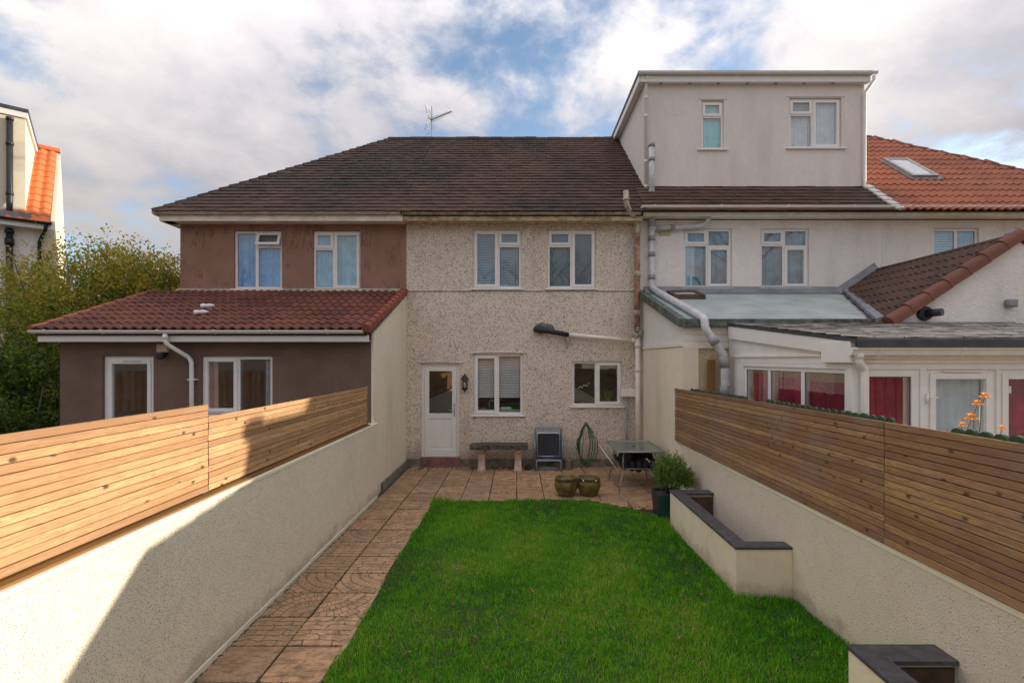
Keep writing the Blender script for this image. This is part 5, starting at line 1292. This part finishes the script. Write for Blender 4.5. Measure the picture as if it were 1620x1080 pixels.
t = thing('garden_table', (2.06, 8.95, 0), 'square-edged glass-topped garden table with curved grey metal legs in the patio corner', 'table')
tx0, tx1, ty0, ty1, tz = 1.66, 2.47, 8.42, 9.55, .715
MB().box(tx0+.012, tx1-.012, ty0+.012, ty1-.012, tz-.004, tz+.002).build('glass_top', 'table_glass', t)
MB().tube([(tx0+.03, ty0, tz), (tx1-.03, ty0, tz), (tx1, ty0+.03, tz), (tx1, ty1-.03, tz), (tx1-.03, ty1, tz), (tx0+.03, ty1, tz), (tx0, ty1-.03, tz), (tx0, ty0+.03, tz), (tx0+.03, ty0, tz)], .013, 8).build('rim', 'metal_dull', t)
MB().lathe([(.03, 0), (.03, .006), (.02, .008), (0, .008)], ((tx0+tx1)/2, (ty0+ty1)/2, tz+.002), 14).build('parasol_hole_cap', 'black_plastic', t)
for sx in (0, 1):
    for sy in (0, 1):
        ax = tx0+.14 if sx == 0 else tx1-.14; ay = ty0+.16 if sy == 0 else ty1-.16; ox = -1 if sx == 0 else 1; oy = -1 if sy == 0 else 1
        MB().tube(bend([(ax, ay, tz-.012), (ax+.02*ox, ay+.01*oy, .46), (ax+.0*ox, ay, .36), (ax+.10*ox*.8, ay+.07*oy, .14), (ax+.09*ox, ay+.07*oy, .0)], .12, 5), .012, 8).build('leg', 'metal_dull', t)
MB().tube([(tx0+.14, ty0+.16, .40), (tx1-.14, ty0+.16, .40)], .008, 6).tube([(tx0+.14, ty1-.16, .40), (tx1-.14, ty1-.16, .40)], .008, 6).tube([(tx0+.14, ty0+.16, .40), (tx0+.14, ty1-.16, .40)], .008, 6).tube([(tx1-.14, ty0+.16, .40), (tx1-.14, ty1-.16, .40)], .008, 6).build('rail', 'metal_dull', t)

t = thing('cloth_bundle', (2.05, 9.0, .45), 'dark folded parasol cloth stowed on the rails under the glass table', 'parasol cloth')
mb = MB(); nu, nv = 22, 10; vs = []
for j in range(nv+1):
    for i in range(nu+1):
        u = i/nu; v = j/nv; x = 1.74+.66*u; y = 8.66+.60*v
        z = .63-.17*abs(math.sin(math.pi*(u*2.2+.2)))*(1-.3*v)-.05*math.sin(v*9+u*5)-.06*math.sin(u*17)
        vs.append((x, y, z))
mb.add(vs, [(j*(nu+1)+i, j*(nu+1)+i+1, (j+1)*(nu+1)+i+1, (j+1)*(nu+1)+i) for j in range(nv) for i in range(nu)], True)
mb.build('canopy', 'cloth_dark', t)
mb = MB()
for k in range(5): mb.tube([(1.84+.12*k, 8.66+.02*(k % 2), .52), (1.85+.115*k, 8.70, .40-.02*(k % 3)), (1.86+.11*k, 9.2, .40)], [.05, .055, .05], 8)
mb.build('rolled_edge', 'cloth_dark', t)
MB().tube([(1.78, 9.0, .44), (2.42, 8.72, .28)], .014, 8).tube([(2.2, 8.62, .40), (2.45, 8.62, .24)], .012, 8).build('parasol_pole', 'steel', t)

t = tag(MB().tube([(X(945, 10.5), 10.55, Z(700, 10.5)), (X(978, 10.1), 10.12, .02)], .012, 8).build('white_pole', 'white_clean'), 'thin white pole leaning against the wall behind the glass table', 'pole')
tag(MB().lathe([(0, 0), (.075, 0), (.085, .02), (.10, .19), (.11, .20), (.11, .225), (.095, .225), (.09, .18), (0, .17)], (X(899, 10.3), 10.36, 0), 20).build('small_pot', 'plinth'), 'small pale grey pot between the folded chairs and the hose', 'plant pot')
t = thing('dead_plant_pot', (X(835, 10.3), 10.3, 0), 'small black pot with a withered plant beside the bench leg', 'plant pot')
MB().lathe([(0, 0), (.05, 0), (.065, .07), (.055, .07), (0, .055)], (X(835, 10.3), 10.3, .005), 14).build('pot_body', 'black_plastic', t)
mb = MB()
for k in range(26):
    a = random.random()*6.28; r_ = random.random()*.09; mb.tube([(X(835, 10.3), 10.3, .05), (X(835, 10.3)+r_*math.cos(a)*.6, 10.3+r_*math.sin(a)*.6, .10+random.random()*.04), (X(835, 10.3)+r_*1.2*math.cos(a), 10.3+r_*1.2*math.sin(a), .05+random.random()*.05)], .004, 4)
mb.build('withered_stems', 'leaf_dead', t)

# aerial
t = thing('tv_aerial', (X(683, 15.3), 15.3, 7.4), 'metal rooftop TV aerial on a thin mast behind the old tiled ridge', 'aerial')
ax, ay = X(683, 15.3), 15.3; zt2 = Z(169, ay)
MB().tube([(ax, ay, 7.2), (ax, ay, zt2)], .016, 6).build('mast', 'metal_dull', t)
b0 = Vector((ax-.06, ay, Z(191, ay))); b1 = Vector((X(716, ay), ay-.25, Z(183, ay)))
bm_ = MB().tube([b0, b1], .012, 6)
for k in range(17):
    p = b0.lerp(b1, .06+.058*k); l = .19-.006*k
    bm_.tube([p+Vector((.05*l/.16, l, .03)), p-Vector((.05*l/.16, l, .03))], .006, 4)
bm_.build('boom', 'black_metal', t)
rf2 = MB()
for s_ in (-1, 1):
    for k in range(5):
        z = .05+.075*k; rf2.tube([(ax-.10-.02*k, ay-.24, b0.z+s_*z+.0), (ax-.10-.02*k+.14, ay+.24, b0.z+s_*z)], .005, 4)
    for q in (-.2, .2): rf2.tube([(ax-.06, ay+q, b0.z), (ax-.16, ay+q, b0.z+s_*.36)], .006, 4)
rf2.build('reflector', 'metal_dull', t)

# plastic bottles lying on the red roof
for i, (px_, y_, lab) in enumerate(((328, 9.05, 'crushed clear plastic bottle on the red extension roof, the upper one'), (318, 8.62, 'crushed clear plastic bottle on the red extension roof, the lower one'))):
    z = 2.73+(y_-7.92)*.36+.085; x = X(px_, y_)
    p0 = Vector((x-.11, y_-.02, z-.0)); p1 = Vector((x+.11, y_+.03, z+.02))
    ps = [p0.lerp(p1, q) for q in (0, .05, .3, .45, .62, .8, .9, 1)]
    o = MB().tube(ps, [.02, .04, .042, .03, .042, .03, .015, .015], 10).build('plastic_bottle', 'clear_plastic'); tag(o, lab, 'bottle', 'bottles on the extension roof')

# ================================================================== PLANTS
def leaves(name, P, size, mat, tint, parent=None, aspect=.45, up=.3, kind=None):
    n = len(P); d = rng.normal(size=(n, 3)); d[:, 2] += up; d /= np.linalg.norm(d, axis=1)[:, None]
    r = rng.normal(size=(n, 3)); s = np.cross(d, r); s /= np.linalg.norm(s, axis=1)[:, None]
    L = (size*(.6+.8*rng.random(n)))[:, None]
    V = np.stack([P, P+d*L*.5+s*L*aspect*.5, P+d*L, P+d*L*.5-s*L*aspect*.5], 1).reshape(-1, 3)
    off = wloc(parent) if parent else Vector((0, 0, 0))
    V = V-np.array(off)
    return build_np(name, V, 4, np.arange(4*n), mat, np.repeat(np.clip(tint, 0, 1), 4), parent, kind)
def spray_crown(cs, n_spray, r_e, per, ln, droop=.0):
    """sprays radiating outwards, leaves along each"""
    P = []; T_ = []
    for _ in range(n_spray):
        c, rad = cs[rng.integers(len(cs))]
        v = rng.normal(size=3); v /= np.linalg.norm(v); v[2] = v[2]*.9+.12
        rr = rad*(rng.random()**.45)
        s0 = np.array(c)+v*rr; dirv = v*.6+rng.normal(size=3)*.35+np.array([0, 0, .45]); dirv /= np.linalg.norm(dirv)
        l = ln*(.4+rng.random()*.9); t = rng.random(per)
        p = s0+dirv*(t*l)[:, None]+rng.normal(size=(per, 3))*r_e*(1-.55*t)[:, None]
        P.append(p); T_.append(np.full(per, np.clip(rng.normal(.5, .2), 0, 1))+rng.normal(0, .1, per)+.0*t)
    return np.concatenate(P), np.concatenate(T_)
t = thing('garden_tree', (-9.3, 10.9, 0), 'tall loose yellow-green evergreen left of the brown house, tops wispy against the sky', 'tree')
trunk = MB()
for k in range(9):
    a = k*.7; r0 = .05+.02*random.random()
    trunk.tube([(-9.3+.12*math.cos(a), 10.9+.12*math.sin(a), -.05), (-9.3+.4*math.cos(a), 10.9+.3*math.sin(a), 1.3), (-9.3+1.1*math.cos(a), 10.9+.7*math.sin(a), 2.8), (-9.3+1.7*math.cos(a), 10.9+.9*math.sin(a), 4.2)], [r0, r0*.8, r0*.5, .012], 7)
trunk.build('trunk', 'bark', t)
cs = []
for k in range(22):
    a = random.random()*6.28; q = random.random()**.5
    cs.append(((-9.35+1.85*q*math.cos(a), 11.0+1.1*q*math.sin(a), 2.0+random.random()*1.9), .50+.25*random.random()))
cs += [((-7.75, 11.7, 3.55), .62), ((-8.2, 11.5, 3.9), .55), ((-8.9, 11.2, 4.15), .5), ((-9.7, 11, 4.1), .5), ((-10.3, 10.6, 3.7), .5), ((-7.9, 11.6, 2.8), .6), ((-8.6, 10.2, 2.4), .6), ((-9.0, 10.0, 3.0), .6)]
P, Tt = spray_crown(cs, 2500, .085, 26, .62)
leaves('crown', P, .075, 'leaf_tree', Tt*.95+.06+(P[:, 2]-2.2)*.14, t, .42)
t = thing('garden_shrub', (-9.1, 9.2, 0), 'dark dense shrub in front of the tall tree at the left edge', 'shrub')
st = MB()
for k in range(7):
    a = k*.9; st.tube([(-8.9, 9.2, -.05), (-8.9+.4*math.cos(a), 9.2+.3*math.sin(a), .8), (-8.9+.9*math.cos(a), 9.2+.5*math.sin(a), 1.8)], [.04, .03, .01], 6)
st.build('stems', 'bark', t)
cs = [((-8.9+1.1*(random.random()*2-1), 9.25+.6*(random.random()*2-1), .5+1.5*random.random()), .5) for _ in range(16)]
P, Tt = spray_crown(cs, 1300, .08, 26, .5)
leaves('crown', P, .07, 'leaf_tree', Tt*.55+(P[:, 2]-1.5)*.05, t, .45)

# shrub in the square planter
t = thing('square_planter', (2.17, 7.24, 0), 'tapered square dark teal plastic planter at the corner of the lawn', 'planter')
def taper(x0, x1, y0, y1, z0, z1, k):
    return [(x0+k, y0+k, z0), (x1-k, y0+k, z0), (x1-k, y1-k, z0), (x0+k, y1-k, z0), (x0, y0, z1), (x1, y0, z1), (x1, y1, z1), (x0, y1, z1)]
for q, (a, b, m_) in enumerate((((1.965, 7.05), (2.365, 7.05), 'planter_teal'), ((2.365, 7.05), (2.365, 7.45), 'planter_teal'), ((2.365, 7.45), (1.965, 7.45), 'planter_teal'), ((1.965, 7.45), (1.965, 7.05), 'planter_shaded_side'))):  # left panel carries its shade in a darker colour
    cx_, cy_ = 2.165, 7.25; sh = lambda p, k: (cx_+(p[0]-cx_)*k, cy_+(p[1]-cy_)*k)
    A0, B0 = sh(a, .86), sh(b, .86); Ai, Bi = sh(a, .93), sh(b, .93)
    MB().hexa([(*A0, .0), (*B0, .0), (*sh(b, .80), .0), (*sh(a, .80), .0), (*a, .37), (*b, .37), (*Bi, .37), (*Ai, .37)]).build('side_panel', m_, t, bevel=.004)
MB().box(2.0, 2.33, 7.09, 7.41, .25, .33).build('planter_soil', 'soil', t)
t = thing('box_shrub', (2.19, 7.25, .33), 'bushy light green box shrub growing in the teal planter', 'shrub')
st = MB()
for k in range(12):
    a = k*.52; r_ = .12+.15*random.random(); st.tube([(2.18, 7.25, .32), (2.18+r_*math.cos(a), 7.25+r_*math.sin(a), .55), (2.19+r_*1.5*math.cos(a), 7.25+r_*1.5*math.sin(a), .75)], [.009, .007, .003], 5)
st.build('stems', 'bark', t)
P = []; Tt = []
for _ in range(330):
    a = rng.random()*6.28; q = rng.random()**.5; bx_ = 2.20+.27*q*math.cos(a)+.08*(rng.random()); by_ = 7.25+.24*q*math.sin(a)
    ht = .90-.20*q*q-.25*max(0, bx_-2.25)/.3+rng.normal(0, .04); z0 = .42+rng.random()*(ht-.42)*.9
    dv = np.array([.35*math.cos(a)*q, .35*math.sin(a)*q, 1.0]); dv /= np.linalg.norm(dv); tt = rng.random(34)
    P.append(np.array([bx_, by_, z0])+dv*(tt*.13)[:, None]+rng.normal(size=(34, 3))*.014); Tt.append(np.full(34, np.clip(rng.normal(.35, .15), 0, 1))+tt*.25+rng.normal(0, .1, 34)+(z0-.6)*.35)
leaves('foliage', np.concatenate(P), .022, 'leaf_box', np.concatenate(Tt), t, .55, .5)

# dried orange flowers behind the right fence
fd = [((X(1558, 3.0), 3.0, Z(629, 3.0)), 'orange dried flower hanging on an arched stem, the topmost behind the right fence'), ((X(1546, 3.0), 3.0, Z(641, 3.0)), 'orange dried flower just below the topmost one behind the right fence'),
      ((X(1536, 3.0), 3.0, Z(664, 3.0)), 'widest orange dried flower, low behind the right fence by the pickets'), ((X(1534, 3.0), 3.05, Z(676, 3.0)), 'orange dried flower lowest on its stem, almost hidden by the pickets'), ((X(1585, 2.9), 2.9, Z(679, 2.9)), 'lone small orange dried flower at the right, by the conservatory door frame')]
for i, (p, lab) in enumerate(fd):
    p = Vector(p); t = thing('dried_flower', (p.x, p.y, 0), lab, 'flower', 'orange dried flowers behind the right fence')
    base = Vector((p.x+random.gauss(.02, .04), p.y+.1, 0))
    MB().tube([base, base.lerp(p, .5)+Vector((.02*(i-2), 0, .2)), p+Vector((-.02, 0, -.05)), p], .0022, 5).build('stem', 'leaf_dead', t)
    P = []; nn = 7; sz = (.036, .036, .045, .03, .028)[i]
    mb = MB()
    for k in range(nn):
        a = 2*math.pi*k/nn; c_, s_ = math.cos(a), math.sin(a); L = sz
        mb.add([p, p+Vector((c_*L*.6-s_*L*.28, s_*L*.6+c_*L*.28, L*.35)), p+Vector((c_*L, s_*L, L*.15)), p+Vector((c_*L*.6+s_*L*.28, s_*L*.6-c_*L*.28, L*.35))], [(0, 1, 2, 3)]); mb.tint += [random.random()]*4
        mb.add([p, p+Vector((c_*L*.4-s_*L*.22, s_*L*.4+c_*L*.22, L*.75)), p+Vector((c_*L*.5, s_*L*.5, L*.95)), p+Vector((c_*L*.4+s_*L*.22, s_*L*.4-c_*L*.22, L*.75))], [(0, 1, 2, 3)]); mb.tint += [random.random()]*4
    mb.build('petals', 'petal', t)

# grass
def grass(n, x0, x1, y0, y1, hmin, hmax, keep, wid=.0042):
    x = rng.uniform(x0, x1, n); y = rng.uniform(y0, y1, n); k = keep(x, y); x = x[k]; y = y[k]; return x, y
def blades(x, y, h, w, tint):
    n = len(x); a = rng.random(n)*6.283; lean = rng.random(n)*.75; b = rng.random(n)*6.283
    z = .012+.012*np.sin(x*2.1+y*.7)+.010*np.sin(x*3.3-y*2.4+1)
    B = np.stack([x, y, z-.006], 1); s = np.stack([np.cos(a), np.sin(a), 0*a], 1)*w[:, None]*.5
    l = np.stack([np.cos(b), np.sin(b), 0*b], 1)*(h*lean)[:, None]; up = np.array([0, 0, 1.0])
    m = B+l*.35+up*(h*.6)[:, None]; t_ = B+l+up*(h*(1-.35*lean))[:, None]
    V = np.stack([B-s, B+s, m+s*.8, m-s*.8, t_], 1).reshape(-1, 3)
    idx = np.array([0, 1, 2, 0, 2, 3, 3, 2, 4]); F = (np.arange(n)[:, None]*5+idx).ravel()
    return V, F, np.repeat(tint, 5)
def patch(x, y):
    return .5*np.sin(x*1.9+y*1.3)+.35*np.sin(x*4.3-y*3.1+1.2)+.3*np.sin(x*9.1+y*7.7)*np.sin(y*8.3-x*5.0)+.25*np.sin(x*17+y*3)*np.sin(y*19-x*4)
NG = 210000
x = rng.uniform(-1.385, 2.59, NG); y = 3.1+(8.08-3.1)*rng.random(NG)**1.15
inbed = (x > 2.045) & (y > 4.735) & (y < 6.84)
dirtc = (x > 1.15) & (y > 7.95-.85*(x-1.15))
edge = (y > 8.02+.035*np.sin(x*14)*np.sin(x*5)) | (x < -1.355-.02*np.sin(y*9))
far = rng.random(NG) < .0
bed2 = (x > 2.03) & (y < 3.14)
scal = ((x+1.36) % .2 - .1); 
keep = ~inbed & ~dirtc & ~edge & ~bed2
x = x[keep]; y = y[keep]; n = len(x)
pt = patch(x, y)
h = (.024+.026*rng.random(n))*(1+.40*pt)
near_edge = ((x > 1.90) & (x < 2.07) & (y > 4.6) & (y < 7.0)) | ((x > 2.0) & (y < 4.76) & (y > 4.5)) | ((x > 2.42) & (y < 4.75)) | ((y > 7.92)) | ((x > 1.95) & (x < 2.08) & (y < 3.3))
h = np.where(near_edge & (rng.random(n) < .55), h*1.9, h)
h = np.clip(h, .018, .13)
tint = .45+.20*pt+rng.normal(0, .17, n)
tint = np.where(rng.random(n) < .03, .93, tint)
for (cx_, cy_, rx_, ry_, am) in ((-.75, 5.5, .35, .4, .30), (.2, 4.3, .5, .3, .16), (1.35, 4.4, .45, .3, .22), (-.1, 6.6, .6, .3, .10), (1.0, 5.7, .4, .5, .14), (-.8, 4.2, .3, .4, .18), (.5, 3.6, .5, .25, .16)):
    tint = tint+am*np.exp(-(((x-cx_)/rx_)**2+((y-cy_)/ry_)**2))*(.4+rng.random(n))
for (cx_, cy_, rx_, ry_, am) in ((1.7, 5.9, .3, 1.2, .16), (1.9, 4.2, .5, .4, .16), (.5, 7.6, 1.6, .3, .10), (-.2, 5.0, .35, .25, .12), (.9, 6.7, .4, .3, .12), (-1.25, 6.5, .15, 1.4, .1)):
    tint = tint-am*np.exp(-(((x-cx_)/rx_)**2+((y-cy_)/ry_)**2))
V, F, Tn = blades(x, y, h, .0035+.003*rng.random(n), np.clip(tint, 0, 1))
# taller stray tufts
nt_ = 420; tx = rng.uniform(-1.2, 2.4, nt_); ty = rng.uniform(3.2, 7.6, nt_)
k_ = ~((tx > 2.0) & (ty > 4.7) & (ty < 6.9)) & ~((tx > 1.1) & (ty > 7.3)); tx = tx[k_]; ty = ty[k_]
X2 = np.repeat(tx, 26)+rng.normal(0, .022, len(tx)*26); Y2 = np.repeat(ty, 26)+rng.normal(0, .022, len(tx)*26)
k_ = ~((X2 > 2.045) & (Y2 > 4.735) & (Y2 < 6.84)) & (X2 < 2.58) & (X2 > -1.38) & ~((X2 > 2.03) & (Y2 < 3.14)); X2 = X2[k_]; Y2 = Y2[k_]
V2, F2, T2 = blades(X2, Y2, .05+.045*rng.random(len(X2)), np.full(len(X2), .0045), np.clip(rng.normal(.55, .15, len(X2)), 0, 1))
# coarser grass nearer than the frame edge
n3 = 30000; X3 = rng.uniform(-1.37, 2.02, n3); Y3 = rng.uniform(-3.4, 3.1, n3)
V3, F3, T3 = blades(X3, Y3, .04+.02*rng.random(n3), np.full(n3, .009), np.clip(rng.normal(.42, .13, n3), 0, 1))
Va = np.concatenate([V, V2, V3]); Fa = np.concatenate([F, F2+len(V), F3+len(V)+len(V2)]); Ta = np.concatenate([Tn, T2, T3])
tag(build_np('grass', Va, 3, Fa, 'grass', Ta, kind='stuff'), 'lush bright green lawn grass between path and raised beds', 'grass')

# moss growing in the slab joints and along the foot of the left wall
mm = MB()
for k in range(900):
    q = random.random()
    if q < .35: x_, y_ = -2.30+T0+.012+random.gauss(0, .004), random.uniform(3.2, 10.4)
    elif q < .6: x_, y_ = -2.283+abs(random.gauss(0, .010)), random.uniform(3.2, 8.2)
    elif q < .8: x_, y_ = random.uniform(-2.28, -1.38), 8.04-T0*random.randint(0, 10)+random.gauss(0, .004)
    else: x_, y_ = -2.30+.012+T0*random.randint(1, 10), random.uniform(8.1, 10.4)
    s_ = .004+random.random()*.007; z_ = .004+random.random()*.004
    mm.add([(x_-s_, y_-s_, z_), (x_+s_, y_-s_*.7, z_), (x_+s_*.8, y_+s_, z_), (x_-s_*.9, y_+s_*.8, z_), (x_, y_, z_+s_*.9)], [(0, 1, 4), (1, 2, 4), (2, 3, 4), (3, 0, 4)])
mm.build('joint_moss', 'moss_green', patio, kind='stuff')

# fallen leaves on the lawn
lv = [(-.86, 3.75, 'nearest to the path at the bottom'), (-.38, 4.0, 'bottom left part of the lawn'), (.12, 4.35, 'middle of the lawn front'), (1.25, 3.95, 'right front part of the lawn'), (1.75, 4.1, 'near the lower raised bed'),
      (-.62, 4.55, 'left of the lawn, beside a yellowish tuft'), (.15, 4.75, 'centre of the lawn'), (1.45, 4.5, 'lawn right of centre, below the raised bed'), (1.72, 4.75, 'near corner of the cream raised bed'), (.9, 6.3, 'far half of the lawn'), (-.2, 3.6, 'front edge of the picture')]
for i, (x_, y_, w_) in enumerate(lv):
    mb = MB(); a = random.random()*6.28; s_ = .045+random.random()*.025; z = .062
    pts = []
    for (u, v, zz) in ((0, 0, 0), (.4, .3, .25), (.8, .22, .1), (1.1, 0, .3), (.8, -.25, .15), (.4, -.3, .3)):
        pts.append((x_+s_*(u*math.cos(a)-v*math.sin(a)), y_+s_*(u*math.sin(a)+v*math.cos(a)), z+zz*s_))
    top = pts; bot = [(p[0], p[1], p[2]-.0015) for p in pts]
    mb.add(top+bot, [(0, 1, 2, 3), (0, 3, 4, 5), (9, 8, 7, 6), (11, 10, 9, 6)]+[(j, (j+1) % 6, 6+(j+1) % 6, 6+j) for j in range(6)])
    tag(mb.build('fallen_leaf', 'leaf_dead'), 'curled brown fallen leaf on the grass, '+w_, 'leaf', 'fallen leaves on the lawn')
t = thing('daisy', (X(723, 7.9), 7.9, 0), 'single white daisy at the far edge of the lawn', 'flower')
MB().tube([(X(723, 7.9), 7.9, 0), (X(723, 7.9), 7.9, .07)], .002, 4).build('stem', 'hose_green', t)
MB().lathe([(0, .07), (.010, .070), (.014, .078), (0, .082)], (X(723, 7.9), 7.9, 0), 8).build('flower_head', 'white_clean', t)
# loose debris at the foot of the wall
mb = MB()
for k in range(260):
    x_ = random.choice((random.gauss(-2.0, .35), random.uniform(-1, .4), random.gauss(1.9, .3))); y_ = 10.52-abs(random.gauss(0, .09))
    if x_ > 1.5 : y_ = random.uniform(7.2, 7.75); x_ = random.gauss(1.72, .12)
    if x_ < -2.28: continue
    s_ = .006+random.random()*.012; mb.box(x_-s_, x_+s_, y_-s_*.6, y_+s_*.6, .01, .014+s_*.5)
tag(mb.build('soil_debris', 'soil', kind='stuff'), 'crumbs of dark soil and moss along the foot of the house wall', 'soil')

# bare trees at the bottom of the gardens (reflected in the windows)
def bare_tree(x, y, h, seed, label):
    rd = random.Random(seed); t = thing('bare_tree', (x, y, 0), label, 'tree', 'bare trees beyond the bottom of the garden'); mb = MB()
    def grow(p, d, l, r, dep):
        q = p+d*l*.5+Vector((rd.gauss(0, .05), rd.gauss(0, .05), 0))*l; e = p+d*l
        mb.tube([p, q, e], [r, r*.85, r*.7], 5 if dep < 3 else 3, caps=False)
        if dep >= 6: return
        for k in range(rd.choice((2, 3, 3)) if dep < 5 else 2):
            nd = (d+Vector((rd.gauss(0, .5), rd.gauss(0, .5), rd.gauss(.12, .25)))).normalized()
            grow(e if k else q.lerp(e, .9), nd, l*(.62+rd.random()*.2), r*.62, dep+1)
    grow(Vector((x, y, -.05)), Vector((0, 0, 1)), h*.28, .17, 0)
    mb.build('branches', 'bark', t)
bare_tree(-4.5, -10, 10, 3, 'bare tree beyond the garden fence, left of the others'); bare_tree(2.5, -11, 11, 5, 'bare tree beyond the garden fence, in the middle'); bare_tree(13.2, -9, 14, 8, 'bare tree beyond the garden fence, rightmost'); bare_tree(-16.5, -8, 10, 12, 'bare tree far left beyond the neighbouring garden fence')
